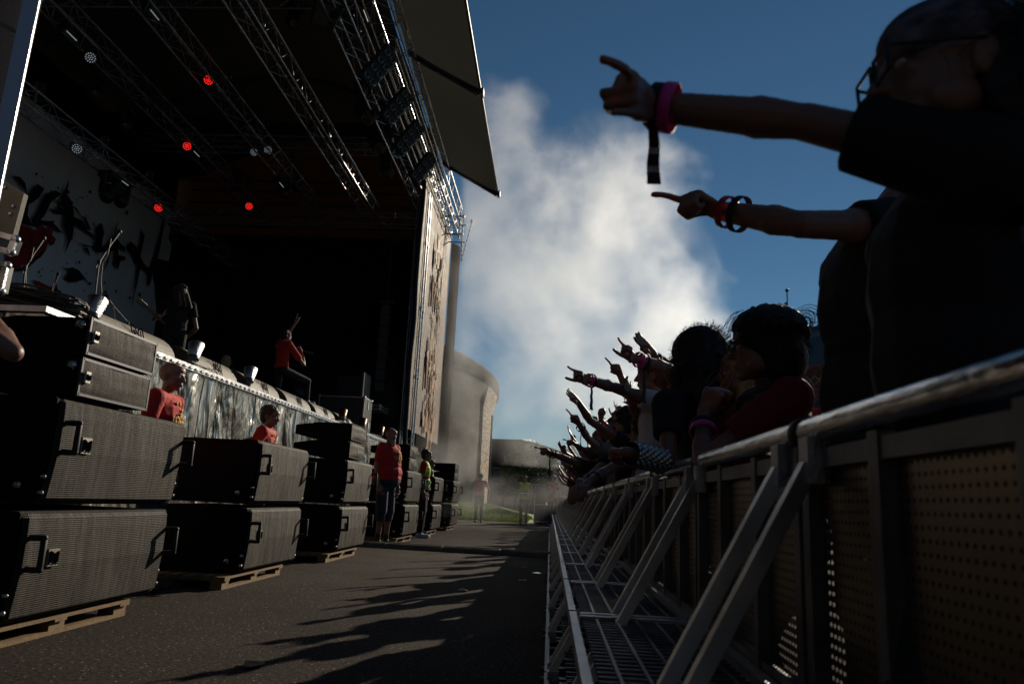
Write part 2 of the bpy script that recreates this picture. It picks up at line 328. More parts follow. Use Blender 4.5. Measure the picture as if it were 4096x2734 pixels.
strokes = [[(430,120),(495,150),(440,260),(385,320),(340,350),(300,470),(370,590),(240,560),(190,500),(230,380),(300,280),(360,170)],
 [(520,220),(630,170),(688,200),(640,260),(580,320),(520,440),(470,520),(620,520),(600,550),(720,660),(600,600),(480,560),(380,590),(360,500),(420,410),(470,300)],
 [(790,30),(795,60),(760,210),(830,370),(840,470),(960,540),(990,620),(1090,690),(1080,720),(960,640),(850,560),(830,700),(790,760),(745,890),(770,720),(740,560),(750,450),(700,230),(745,180)],
 [(560,380),(740,420),(750,440),(640,435)],[(620,280),(740,320),(720,350)],[(800,320),(980,500),(1030,620),(1000,610),(960,510)],
 [(820,720),(940,790),(1070,800),(1075,815),(950,810),(900,770)],
 [(1100,590),(1150,530),(1165,560),(1180,660),(1150,820),(1220,780),(1300,700),(1330,720),(1290,800),(1180,880),(1120,890),(1075,850),(1085,760),(1100,680)],
 [(960,820),(1010,830),(1020,920),(985,870)],
 [(1350,520),(1330,600),(1300,690),(1380,780),(1425,830),(1425,880),(1340,790),(1340,900),(1425,940),(1425,960),(1370,980),(1340,1065),(1300,1020),(1310,880),(1280,830),(1200,1070),(1185,1075),(1240,900),(1250,800),(1320,600)],
 [(1480,760),(1560,830),(1640,1000),(1700,1080),(1760,900),(1830,640),(1870,480),(1880,500),(1850,700),(1790,960),(1740,1130),(1690,1280),(1680,1220),(1690,1130),(1600,1060),(1560,1240),(1500,1500),(1545,1200),(1560,1040),(1500,900),(1440,820)],
 [(1600,620),(1650,700),(1600,900),(1570,1000),(1540,940),(1590,800)],
 [(1780,1130),(1850,1130),(1880,1170),(1800,1190),(1770,1260),(1760,1250),(1790,1170)],
 [(0,730-650),(60,110),(130,160),(230,300),(260,330),(170,240),(80,170),(20,140)],[(150,0),(230,20),(290,90),(300,200),(250,120),(200,60)],[(640,340),(720,390),(740,410),(660,395)],
 [(20,1060),(280,1100),(420,960),(520,840),(480,900),(330,1010),(200,1060)]]
for s_ in strokes: addm(ink, inkpoly(s_, .022))
for k in range(70):
    x = random.uniform(250, 1950); y = random.uniform(100, 1300) + (x - 900) * .25
    c = onx(*z2(x, y), BX + .1); r = abs(random.gauss(0, .025)) + .015
    ink.prism([c + V((0, math.cos(t) * r * random.uniform(.6, 1.5), math.sin(t) * r * random.uniform(.6, 1.5))) for t in [q * math.pi / 4 for q in range(8)]], (1, 0, 0), .005)
label(ink.build('brush_lettering', M_ink, bd), 'black dripping brush lettering')
red = MB(); addm(red, inkpoly([(170,545),(400,620),(440,540),(520,570),(610,600),(590,680),(640,720),(620,770),(540,780),(520,860),(430,940),(330,1010),(200,1080),(60,1060),(80,900),(120,720)], .05, -1))
label(red.build('red_splash', M_blood, bd), 'dark red paint splash')
def leaf(pts): return inkpoly(pts, .02)
lf1 = leaf([(370,1195),(450,1210),(560,1270),(600,1290),(640,1230),(660,1300),(700,1320),(700,1380),(650,1420),(690,1500),(680,1495),(640,1430),(560,1440),(500,1400),(470,1330),(440,1270)])
label(lf1.build('leaf', M_blood, bd), 'dark red leaf')
for q in ([(680,1035),(760,1060),(840,1050),(900,1080),(950,1160),(1025,1245),(960,1190),(880,1200),(800,1230),(740,1170),(790,1090)], [(1240,1340),(1200,1380),(1130,1400),(1050,1430),(1000,1480),(960,1568),(1150,1600),(1220,1500)]):
    label(leaf(q).build('leaf', M_ink, bd), 'black leaf')
wl = thing('stage_wall', 'plain black drape wall closing the far end of the stage', 'stage wall', ((SX + BX) / 2, FARY, SZ))
sheet(lambda u, v: V((BX - .6 + u * 9.9, FARY + .09 * math.sin(u * 60) + .03 * noise.noise(V((u * 9, v * 2, 0))), SZ + v * 7.55)), 160, 4).build('drape', M_drape, wl)
gb_ = MB(); gb_.box(((SX + BX) / 2 - .6, FARY + .5, 12.1), (10.2, .02, 4.8)); gb_.build('gable_canvas', M_gable, wl)
gt = MB()
for z in (9.95, 10.3, 10.75, 11.2, 11.7, 12.1): gt.tube((BX, FARY + .35, z), (SX, FARY + .35, z), .035)
for k in range(26): gt.tube((BX + k * .37, FARY + .1, 9.72), (BX + k * .37, FARY + .3, 9.98), .012, n=4)
gt.build('wall_rail', M_steel, wl)
bk = sheet(lambda u, v: V((BX - .5 + .07 * math.sin(u * 90), -2 + u * 27.2, SZ - .2 + v * 11.2)), 160, 3).build('drape', M_drape, wl)
nw = thing('sky_block_wing', 'unseen black scrim wing added at the near stage end to block sky light', 'stage wing', (-9, -1.6, 0))  # unseen wing added to keep sky light off the near sides of the speakers
sheet(lambda u, v: V((-15 + 11.2 * u, -1.6 + .05 * math.sin(u * 70), .02 + v * 12.4)), 120, 3).build('sky_block_scrim', M_drape, nw)
# roof
rf = thing('stage_roof', 'dark canvas stage roof with grey awning slanting out over the pit', 'stage roof', (-9, 13, RZ))
def rz(x): t = (x - BX) / (-4.27 - BX); return 12.2 + 1.7 * math.sin(math.pi * min(1, max(0, t)))
sheet(lambda u, v: V((BX - 1 + (BX * -1 - 4.27 + 1) * u, -1 + 26.6 * v, rz(BX - 1 + (-BX - 4.27 + 1) * u) + .08 * math.sin(v * math.pi * 6) ** 2)), 16, 60).build('ceiling', M_roof, rf)
rb = MB()
for y in (0.5, 4.6, 8.7, 12.8, 16.9, 21, 25):
    pts = [V((x, y, rz(x) - .12)) for x in [BX + i * (-4.27 - BX) / 10 for i in range(11)]]; rb.path(pts, .07, 6)
rb.build('rib', M_steel, rf)
def canopy(u, v):
    a = V((-4.15, -1 + 24.6 * v, 12.25)); b = V((-2.17, -1 + 24.6 * v, 11.1)); p = a.lerp(b, u); p.z -= .16 * math.sin(math.pi * u) * (1 - .6 * abs(math.sin(v * math.pi * 3.9))); return p
sheet(canopy, 8, 60).build('awning', M_canopy, rf)
ab = MB()
for y in (-1, 4.5, 10.9, 17.2, 23.6): ab.bar((-4.15, y, 12.19), (-2.17, y, 11.04), .10, .16)
ab.tube((-2.15, -1, 11.08), (-2.15, 23.7, 11.08), .035)
for y in (4.5, 10.9, 17.2, 23.6): ab.box((-2.12, y, 11.05), (.10, .22, .18))
ab.build('awning_frame', M_steel, rf)
# trusses
def truss(name, lab, p0, p1, s=.42, r=.024, bay=.48, up=V((0, 0, 1)), m=None, group=None, cat='truss', ladder=False, br=.011):
    p0, p1 = V(p0), V(p1); d = (p1 - p0); L = d.length; d.normalize(); x = d.cross(up).normalized(); z = x.cross(d)
    t = thing(name, lab, cat, p0, group); m = m or M_alu_dull
    cs = [x * (a * s / 2) + z * (b * s / 2) for a, b in ((-1, -1), (1, -1), (1, 1), (-1, 1))]
    ch = MB(); b = MB()
    for c in cs: ch.tube(p0 + c, p1 + c, r, n=8)
    k = max(2, round(L / bay))
    for i in range(k):
        a0 = p0 + d * (L * i / k); a1 = p0 + d * (L * (i + 1) / k)
        for q in range(4):
            A, B = cs[q], cs[(q + 1) % 4]
            if (i + q) % 2: A, B = B, A
            b.tube(a0 + A, a1 + B, br, n=4, cap=False)
        if i % 5 == 0:
            for q in range(4):
                b.tube(a0 + cs[q], a0 + cs[(q + 1) % 4], br, n=4, cap=False)
                ch.tube(a0 + cs[q] - d * .05, a0 + cs[q] + d * .05, r * 1.5, n=8)
    ch.build('chord', m, t); b.build('lacing', m, t); return t
TR = [(-11.2, 8.5, 24.0, 'lowest lighting truss nearest the white backdrop'), (-10.35, 10.2, 23.4, 'lighting truss second from the backdrop, holding a red lamp and strobes'),
      (-8.5, 10.4, 23.6, 'lighting truss in the middle of the stage roof'), (-6.55, 10.4, 24.0, 'ladder-like lighting truss third from the front of the stage'),
      (-4.55, 10.35, 22.8, 'bright lighting truss close to the front of the stage')]
for x, z, y1, lab in TR:
    truss('lighting_truss', lab, (x, 1.5, z), (x, y1, z), .46 if x > -7 else .42, .028 if x > -7 else .024, m=M_alu if x > -7 else None, group='trusses running along under the stage roof')
truss('roof_truss', 'tall box truss along the outer front edge of the roof', (-4.2, 0, 11.7), (-4.2, 27.4, 11.7), .62, .032, .6, m=M_alu, group='trusses running along under the stage roof')
truss('roof_truss', 'slim truss just under the inner front edge of the roof above the banner', (-4.05, 15, 10.9), (-4.05, 27.3, 10.9), .3, .024, .4, m=M_alu)
for y, z, lab in ((24.3, 10.25, 'crosswise truss above the black drape wall'), (21.2, 11.5, 'crosswise truss under the far part of the roof'), (14.6, 11.9, 'crosswise truss under the middle of the roof'), (8.6, 12.1, 'crosswise truss under the near part of the roof')):
    truss('cross_truss', lab, (BX, y, z), (SX - .2, y, z), .4, .022, .5)
ld = MB()
for k in range(60): ld.bar((-6.42, 2 + k * .36, 10.66), (-6.42, 2.22 + k * .36, 10.78), .04)
ld.tube((-6.42, 2, 10.72), (-6.42, 23.6, 10.72), .02)
tag(ld.build('cable_tray', M_alu_dull), 'perforated cable tray clipped on top of the ladder-like truss', 'cable tray')
truss('truss_tower', 'upright box truss tower at the far front corner of the stage', (-4.4, 22.3, SZ), (-4.4, 22.3, 10.4), .36, .026, .42, up=V((0, 1, 0)), m=M_alu, cat='truss tower')
# black strap and cable running down beside the tower
pp = [V((-4.2, 21.0, 10.3))] + [V((-4.2 + .015 * math.sin(k), 20.95 + .03 * math.sin(k * 1.7), 10.3 - k * .55)) for k in range(1, 15)] + [V((-4.15, 20.9, 2.0))]
tag(MB().path(pp, .075, 6).build('cable_bundle', M_rubber), 'thick black cable bundle hanging down beside the truss tower', 'cable')
# ------------------------------------------------------------------ banner
bn = thing('festival_banner', 'tall brown side banner with orange artwork and FESTIVAL lettering', 'banner', (-4.27, 24, 2.7))
M_ban = mat('banner_cloth', (.13, .085, .06), .65, var=.12, scale=3, bump=.12, bscale=6)
M_ora = mat('banner_orange', (.42, .20, .085), .6, var=.25, scale=12)
M_wb = mat('wing_canvas', (.20, .145, .095), .7, var=.1, scale=2)
def banf(u, v):
    y = 21.2 + 6.4 * u; zt = 11.0 - 0.1 * u; return V((-4.27 + .006 * noise.noise(V((u * 4, v * 5, 2))), y, 2.75 + .08 * abs(noise.noise(V((u * 30, 0, 0)))) + (zt - 2.85) * v))
sheet(banf, 60, 50).build('cloth', M_ban, bn)
sheet(lambda u, v: V((-4.24 + .30 * u, 27.62 + .5 * u, .1 + 10.6 * v)), 3, 4).build('edge_strip', M_wb, bn)
def flame(z0, s):
    m = MB()
    for (y, z, w, h) in ((24.0, 0, .45, 1.3), (24.6, .35, .55, 1.7), (25.2, .1, .6, 1.4), (25.8, -.2, .5, 1.0), (25.1, -.9, .7, 1.2), (25.6, -1.6, .45, 1.1)):
        n_ = 9; pts = []
        for k in range(n_): pts.append((-4.215, y + (y - 24) * .0 + w * (-.5 + .5 * abs(math.sin(k * 2.1)) * .3) * (1 - k / n_) * s, z0 + (z + h * (k / n_ - .5)) * s))
        for k in range(n_): q = n_ - 1 - k; pts.append((-4.215, y + w * (.5 - .5 * abs(math.sin(q * 2.9)) * .35) * (1 - q / n_) * s, z0 + (z + h * (q / n_ - .5)) * s))
        m.prism(pts, (1, 0, 0), .004)
        for k in range(5): m.box((-4.20, y + random.uniform(-.2, .3), z0 + z + random.uniform(-.8, .2)), (.004, random.uniform(.06, .2), .5))
    return m
def text_mesh(s, size, loc, rot, m, name, parent, ext=.004, outline=False, shear=0):
    c = bpy.data.curves.new(name, 'FONT'); c.body = s; c.size = size; c.extrude = ext; c.align_x = 'CENTER'; c.align_y = 'CENTER'
    t = bpy.data.objects.new('t', c); col.objects.link(t)
    if outline: c.fill_mode = 'NONE'; c.extrude = 0; c.bevel_depth = size * .018
    if not outline: c.offset = size * .01
    dg = bpy.context.evaluated_depsgraph_get(); dg.update(); me = bpy.data.meshes.new_from_object(t.evaluated_get(dg)); bpy.data.objects.remove(t)
    mt = Matrix.Translation(V(loc)) @ rot.to_4x4()
    me.transform(mt); me.materials.clear(); me.materials.append(m); o = bpy.data.objects.new(name, me); col.objects.link(o)
    if parent: o.parent = parent; o.matrix_parent_inverse = Matrix.Translation(-parent.location) if parent.type == 'EMPTY' else Matrix.Identity(4)
    return o
RX = Matrix(((0, 0, 1), (1, 0, 0), (0, 1, 0)))            # text lying in a wall that faces +X
for z0, s in ((9.2, 1.0), (5.75, 1.0), (3.6, .8)): flame(z0, s).build('artwork', M_ora, bn)
for z0 in (7.55, 4.75):
    text_mesh('M', 1.5, (-4.21, 24.2, z0), RX, M_ora, 'emblem', bn, outline=True)
    text_mesh('M', .95, (-4.21, 25.3, z0 - .15), RX, M_ora, 'emblem', bn, outline=True)
    text_mesh('FESTIVAL', .48, (-4.21, 25.1, z0 - .95), RX @ Matrix.Rotation(-.22, 3, 'Z'), M_ora, 'lettering', bn)
# chains hanging from the roof corner
for yy, lab in ((27.1, 'hoist chain hanging at the roof corner, the nearer to the banner'), (27.6, 'hoist chain with orange hook at the roof corner, the outer one')):
    t = thing('hoist_chain', lab, 'chain', (-4.0, yy, 11))
    m = MB()
    for k in range(16): m.box((-3.75 + (yy - 27.1) * .5 - (yy > 27.3) * .02 * k, yy, 11.5 - k * .1), (.05, .03, .08) if k % 2 else (.03, .05, .08))
    m.build('links', M_steel, t)
    MB().box((-3.75 + (yy - 27.1) * .5, yy, 11.6), (.08, .08, .14)).build('hook', M_ora if yy > 27.3 else M_steel, t)
pw = thing('scaffold_wing', 'aluminium scaffold frame poking out above the banner', 'scaffold', (-4, 26, 11))
m = MB()
for y in (26.1, 27.0):
    m.tube((-4.35, y, 9.8), (-4.35, y, 12.1), .03); m.tube((-3.75, y, 10.4), (-3.75, y, 11.4), .022)
    for z in (10.5, 11.2): m.tube((-4.35, y, z), (-3.6, y, z), .025)
m.tube((-3.75, 26.1, 11.2), (-3.75, 27, 11.2), .02)
m.build('frame', M_alu_dull, pw)
# ------------------------------------------------------------------ lamps
def aim(d, up=V((0, 0, 1))): return V(d).normalized().to_track_quat('Z', 'Y').to_matrix()
def par_can(p, d, lit, lab, grp='round LED lamps under the trusses'):
    t = thing('stage_lamp', lab, 'stage lamp', p, grp); r = aim(d); p = V(p)
    MB().lathe([(.06, -.16), (.10, -.14), (.125, -.02), (.13, .02)], p, r, 14).build('housing', M_black, t)
    MB().lathe([(.13, .02), (.118, .021)], p, r, 14, cap=False).build('rim', M_steel, t)
    m = MB()
    for q, (n_, rr) in enumerate(((1, 0), (6, .045), (12, .092))):
        for k in range(n_):
            a = 6.283 * k / n_ + q * .3; m.ell(p + r @ V((rr * math.cos(a), rr * math.sin(a), .018)), (.017, .017, .012), r, 6, 4)
    m.build('led', M_red if lit else M_white, t)
    if lit:
        MB().lathe([(.115, .008), (1e-3, .012)], p, r, 14, cap=False).build('lens', M_red, t)
    else: MB().lathe([(.115, .008), (1e-3, .012)], p, r, 14, cap=False).build('lens', M_black, t)
    MB().path([p + r @ V((.14, 0, 0)), p + r @ V((.14, 0, -.1)) + V((0, 0, .12)), p + r @ V((-.14, 0, -.1)) + V((0, 0, .12)), p + r @ V((-.14, 0, 0))], .012).build('yoke', M_steel, t)
def on_truss(px, py, x): return onx(px, py, x)
toc = lambda p: (CAM - V(p))
for px, py, x, lit, lab in ((208.5, 80, -8.5, 1, 'red lit LED lamp on the middle truss, highest of the four red ones'), (187, 146, -10.3, 1, 'red lit LED lamp beside a strobe on the second truss'),
        (158.5, 207.5, -11.1, 1, 'red lit LED lamp on the lowest truss, over the backdrop'), (249, 206, -9.6, 1, 'red lit LED lamp farthest along, near the black drape wall'),
        (90.5, 57.5, -10.3, 0, 'LED lamp with faint white dots beside the top left strobe'), (77, 148.5, -11.1, 0, 'LED lamp with faint white dots in front of the backdrop'), (268, 150, -8.5, 0, 'LED lamp with faint white dots near the far end of the middle truss'), (254, 204 - 52, -9.4, 0, 'dim LED lamp high between the two middle trusses')):
    p = on_truss(px, py, x); par_can(p, toc(p) + V((0, 0, -.5)), lit, lab)
def strobe(p, lab):
    t = thing('strobe_light', lab, 'strobe light', p, 'strobe lights under the trusses'); p = V(p); r = aim(toc(p) + V((2, 3, -3)))
    r = Matrix((V((0, 1, 0)), r.col[2].cross(V((0, 1, 0))).normalized(), V((0, 1, 0)).cross(V((0, 1, 0)).cross(r.col[2])).normalized() * -1)).transposed()
    n_ = r.col[2]; MB().box(p - n_ * .09, (.46, .24, .17), r, .02).build('housing', M_black, t)
    MB().box(p + n_ * .0, (.36, .20, .012), r).build('reflector', M_glass, t)
    MB().tube(p + r @ V((-.16, 0, .03)), p + r @ V((.16, 0, .03)), .012).build('tube', M_white, t)
for px, py, x, lab in ((71, 35, -10.3, 'strobe light on the second truss in the upper left corner'), (154, 14, -8.5, 'strobe light on the middle truss at the top edge'), (196, 153, -10.3, 'strobe light just beside a red lamp on the second truss'), (124, 182, -11.1, 'strobe light on the lowest truss over the backdrop'), (245, 120, -8.5, 'strobe light on the middle truss above the bassist'), (281, 184, -8.4, 'strobe light at the far end of the middle truss')):
    strobe(on_truss(px, py, x), lab)
def blinder(p, lab, cols=1):
    t = thing('blinder_light', lab, 'blinder light', p, 'blinder lights with paired round bulbs'); p = V(p); r = aim(toc(p)); up = r @ V((0, 1, 0))
    MB().box(p - r @ V((0, 0, .06)), (.2 * cols, .42, .1), r).build('housing', M_black, t)
    for s in (-1, 1):
        c = p + r @ V((0, s * .1, 0)); MB().lathe([(.085, .0), (.095, .012), (.085, .016), (.07, -.01), (1e-3, -.02)], c, r, 16, cap=False).build('bulb', M_glass, t)
bls = [(116, 51, -10.3), (171, 19, -8.5), (39, 92, -11.1), (104, 144, -11.1), (169, 110, -10.3), (208, 144, -10.3), (149, 178, -11.1), (228, 79, -8.5), (247, 182, -10.1), (266, 119, -8.5), (291, 158, -8.5)]
for i, (px, py, x) in enumerate(bls):
    blinder(on_truss(px, py, x), 'pair of round blinder bulbs on the %s truss, %s' % ({-11.1: 'lowest', -10.3: 'second', -10.1: 'second', -8.5: 'middle'}[x], ['above the white dotted lamp', 'beside the topmost strobe', 'at the left edge', 'right of the white dotted lamp', 'halfway between two lamps', 'right of red lamp and strobe', 'above the lowest red lamp', 'right of the highest red lamp', 'near its far end', 'right of the strobe', 'close to the black drape wall'][i]))
def led_panel(p, lab, d):
    t = thing('audience_blinder', lab, 'blinder light', p, 'eight-bulb blinder panels along the front truss'); p = V(p)
    zx = V(d).normalized(); yx = V((-.25, .55, .9)); yx = (yx - zx * yx.dot(zx)).normalized(); xx = yx.cross(zx); r = Matrix((xx, yx, zx)).transposed()
    MB().box(p - zx * .06, (.44, 1.0, .12), r, .02).build('housing', M_black, t)
    for i in range(4):
        for s in (-1, 1):
            c = p + r @ V((s * .1, -.36 + i * .24, .005)); MB().lathe([(.075, .0), (.09, .014), (.075, .018), (.05, -.005), (1e-3, -.01)], c, r, 14, cap=False).build('bulb', M_glass, t)
for (px, py), lab in (((380, 67), 'blinder panel with eight bulbs, nearest of four on the front truss'), ((398, 107), 'blinder panel with eight bulbs, second from the near end of the front truss'), ((410, 138), 'blinder panel with eight bulbs, third from the near end of the front truss'), ((424, 168), 'blinder panel with eight bulbs, touching the top of the banner')):
    led_panel(onx(px, py, -4.05), lab, V((1, -.75, -.5)))
def mover(p, d, lab, s=1.0):
    t = thing('moving_head_light', lab, 'stage light', p, 'moving head lights hanging from the trusses'); p = V(p); r = aim(d)
    MB().box(p + V((0, 0, .38 * s)), (.34 * s, .34 * s, .14 * s), None, .02).build('base', M_black, t)
    for q in (-1, 1): MB().box(p + V((0, q * .19 * s, .16 * s)), (.12 * s, .05 * s, .42 * s), None, .012).build('yoke_arm', M_black, t)
    MB().lathe([(.05 * s, -.26 * s), (.13 * s, -.22 * s), (.16 * s, -.05 * s), (.15 * s, .12 * s), (.12 * s, .24 * s)], p, r, 16).build('head', M_black, t)
    MB().lathe([(.118 * s, .242 * s), (.10 * s, .25 * s), (1e-3, .262 * s)], p, r, 16, cap=False).build('lens', M_glass, t)
for px, py, x, s, lab in ((352, 38, -5.0, 1.7, 'big moving head light under the bright front truss, nearest of its row'), (365, 112, -5.0, 1.6, 'moving head light under the bright front truss, second of its row'), (377, 143, -5.0, 1.4, 'moving head light under the bright front truss beside a pale shutter'), (386, 170, -5.0, 1.3, 'moving head light at the far end of the bright front truss'),
        (293, 22, -6.9, 1.1, 'moving head light left of the ladder-like truss'), (146, 99, -10.3, 1.1, 'dark moving head between the two left trusses'), (107, 193, -11.2, 1.2, 'moving head hanging in front of the backdrop, the left of two'), (121, 198, -11.2, 1.2, 'moving head hanging in front of the backdrop, the right of two'), (95, 92, -10.6, .9, 'small moving head below the dotted lamp'), (125, 124, -10.6, .9, 'small moving head with bluish lens halfway to the first red lamp'), (236, 183, -10.3, 1.0, 'moving head under the far end of the second truss'), (284, 192, -8.6, 1.0, 'moving head above the far drape wall, the left of two'), (296, 186, -8.6, 1.0, 'moving head above the far drape wall, the right of two'), (175, 238, -12.5, 1.2, 'dark moving head at the corner where backdrop meets drape')):
    mover(onx(px, py, x), V((.5, -.6, -.75)), lab, s)
for (px, py), lab in (((322, 14), 'floodlight with a pale open shutter at the top of the front truss'), ((383, 128), 'floodlight with a pale open shutter among the moving heads')):
    p = onx(px, py, -4.9); t = thing('flood_light', lab, 'floodlight', p); r = aim(toc(p) + V((3, 0, -2)))
    MB().box(p - r @ V((0, 0, .1)), (.34, .5, .2), r).build('housing', M_black, t); MB().box(p, (.28, .42, .01), r).build('glass', M_glass, t)
    MB().box(p + r @ V((.24, 0, .1)), (.01, .46, .3), Matrix.Rotation(.4, 3, 'Z') @ r).build('shutter', M_alu, t)
# ------------------------------------------------------------------ loudspeakers on pallets
def grille_mat():
    m = bpy.data.materials.new('speaker_grille'); m.use_nodes = True; n = m.node_tree; p = n.nodes['Principled BSDF']; L = n.links.new
    tc = n.nodes.new('ShaderNodeTexCoord'); sp = n.nodes.new('ShaderNodeSeparateXYZ'); L(tc.outputs['Object'], sp.inputs[0])
    def mth(op, a, b=None):
        q = n.nodes.new('ShaderNodeMath'); q.operation = op
        for i, v in enumerate((a, b)):
            if v is None: continue
            if isinstance(v, (int, float)): q.inputs[i].default_value = v
            else: L(v, q.inputs[i])
        return q.outputs[0]
    f = 2 * math.pi / .0120
    y, z = sp.outputs['Y'], sp.outputs['Z']
    a = mth('SINE', mth('MULTIPLY', mth('ADD', y, mth('MULTIPLY', z, .577)), f)); b = mth('SINE', mth('MULTIPLY', mth('SUBTRACT', y, mth('MULTIPLY', z, .577)), f))
    h = mth('MULTIPLY', a, b)                                      # rows of staggered holes
    hr = n.nodes.new('ShaderNodeMapRange'); L(h, hr.inputs[0]); hr.inputs['From Min'].default_value = -.1; hr.inputs['From Max'].default_value = .45
    mp = n.nodes.new('ShaderNodeMapping'); L(tc.outputs['Object'], mp.inputs[0]); mp.inputs['Scale'].default_value = (1, 3.6, .7)
    t = n.nodes.new('ShaderNodeTexNoise'); t.inputs['Scale'].default_value = 1.3; t.inputs['Detail'].default_value = 6; t.inputs['Roughness'].default_value = .65; L(mp.outputs[0], t.inputs['Vector'])
    oi = n.nodes.new('ShaderNodeObjectInfo'); 
    t.noise_dimensions = '4D'; L(mth('MULTIPLY', oi.outputs['Random'], 20), t.inputs['W'])
    r = n.nodes.new('ShaderNodeValToRGB'); e = r.color_ramp.elements; e[0].position = .32; e[0].color = (.007, .006, .0055, 1); e[1].position = .74; e[1].color = (.072, .060, .043, 1); L(t.outputs[0], r.inputs[0])
    mx = n.nodes.new('ShaderNodeMix'); mx.data_type = 'RGBA'; L(mth('MULTIPLY', hr.outputs[0], .62), mx.inputs[0]); L(r.outputs[0], mx.inputs[6]); mx.inputs[7].default_value = (.010, .009, .008, 1)
    L(mx.outputs[2], p.inputs['Base Color']); p.inputs['Roughness'].default_value = .6; p.inputs['Metallic'].default_value = .0; p.inputs['Specular IOR Level'].default_value = .25
    t2 = n.nodes.new('ShaderNodeTexNoise'); t2.inputs['Scale'].default_value = 3.2; L(mp.outputs[0], t2.inputs['Vector'])
    b1 = n.nodes.new('ShaderNodeBump'); b1.inputs['Strength'].default_value = .45; b1.inputs['Distance'].default_value = .08; L(t2.outputs[0], b1.inputs['Height'])
    b2 = n.nodes.new('ShaderNodeBump'); b2.inputs['Strength'].default_value = .6; b2.inputs['Distance'].default_value = .004; b2.invert = True; L(h, b2.inputs['Height']); L(b1.outputs[0], b2.inputs['Normal'])
    L(b2.outputs[0], p.inputs['Normal']); return m
M_gr = grille_mat()
M_cab = mat('cabinet_paint', (.005, .0046, .0043), .7, spec=.15, var=.3, scale=6, bump=.2, bscale=120)
M_badge = mat('badge', (.42, .38, .32), .4, .7)
M_logo = mat('badge_mark', (.004, .004, .004), .95, spec=0)
def emblem(mb, c, s, n=V((1, 0, 0)), yx=V((0, 1, 0)), zx=V((0, 0, 1)), w=.09):
    """an angular letter M made of thin strokes, standing on a short foot line"""
    def P(a, b): return V(c) + yx * a * s + zx * b * s
    for a, b in (((-.5, -.42), (-.5, .5)), ((-.5, .5), (-.2, .38)), ((-.2, .38), (.02, .02)), ((.02, .02), (.12, .3)), ((.12, .3), (.5, .46)), ((.5, .46), (.5, -.42)), ((-.32, -.42), (-.3, .2)), ((-.3, .2), (-.02, -.25)), ((.3, -.42), (.3, .28)), ((.08, -.42), (.1, .05)), ((-.56, -.5), (-.4, -.5)), ((-.1, -.5), (.16, -.5)), ((.4, -.5), (.56, -.5))):
        mb.bar(P(*a), P(*b), w * s, .006, up=n)
XF = -2.53
def sub(x, y0, y1, z0, z1, lab, first, dz=-.022):
    t = thing('bass_speaker', lab, 'speaker', (x, (y0 + y1) / 2, z0), 'big black bass speakers stacked in pairs'); D = .95
    zm = z0 + (z1 - z0) * .52; g = .012
    m = MB()
    # cabinet: side profile with a front that falls back in its lower half
    pr = [(x - .05, z1 - g), (x - .05, zm), (x - .05 + dz, z0 + g), (x - D, z0 + g), (x - D, z1 - g)]
    pr = [(x - .03, z1 - g - .012), (x - .03, zm), (x - .03 + dz, z0 + g + .012), (x - .042 + dz, z0 + g), (x - D, z0 + g), (x - D - .04, z0 + .1), (x - D - .04, z1 - .1), (x - D, z1 - g), (x - .042, z1 - g)]
    m.prism([(a, y0, b) for a, b in pr], (0, 1, 0), y1 - y0)
    m.build('cabinet', M_cab, t)
    gr = MB(); N = 10; q = .03
    prof = [(x - .004, z1 - g - q - .0)] + [(x , z1 - g - q - (z1 - zm - q) * k / 4) for k in range(1, 5)] + [(x + dz * (k / 5) ** 1.15, zm - (zm - z0 - g - q) * k / 5) for k in range(1, 6)]
    prof = [(x - .05, z1 - g - .008), (x - .02, z1 - g - .01)] + prof + [(x - .04 + dz, z0 + g + .012)]
    ys_ = [y0 + .012, y0 + .035] + [y0 + .035 + (y1 - y0 - .07) * k / 12 for k in range(1, 12)] + [y1 - .035, y1 - .012]
    vs = []
    for (a, b) in prof:
        for j, yy in enumerate(ys_):
            vs.append((a - (.02 if j in (0, len(ys_) - 1) else 0) + .006 * noise.noise(V((yy * 4, b * 3, y0))), yy, b))
    nn = len(ys_)
    gr.add(vs, [(k * nn + j, (k + 1) * nn + j, (k + 1) * nn + j + 1, k * nn + j + 1) for k in range(len(prof) - 1) for j in range(nn - 1)])
    gr.build('grille', M_gr, t)
    zc = z0 + (z1 - z0) * .62
    for yy in (y0 + .06, y1 - .03):
        h = MB(); xo = x + .07; w = .016
        for a, b in (((x, yy, zc + .075), (xo, yy, zc + .075)), ((xo, yy, zc + .075), (xo, yy, zc - .075)), ((xo, yy, zc - .075), (x - .01, yy, zc - .075))): h.cap(a, b, w, w, 8)
        h.build('handle', M_black, t)
    for zz in (z0 + .07, z0 + .15):
        for yy in (y0 + .004, y1 - .004): MB().lathe([(.011, 0), (.011, .02), (.004, .024)], (x - .03 + dz * .8, yy, zz), Matrix.Rotation(R(90), 3, 'Y'), 8).build('bolt', M_alu, t)
    MB().lathe([(.022, 0), (.022, .012), (.008, .014)], (x - .16, y0, z0 + .10), Matrix.Rotation(R(90), 3, 'X'), 10).build('knob', M_alu, t)
    if first:
        b = MB().box((x + .006, y0 + .24, zc - .03), (.012, .085, .085)).build('badge', M_badge, t)
        mm = MB(); emblem(mm, (x + .015, y0 + .24, zc - .03), .062); mm.build('emblem', M_logo, b)
    return t
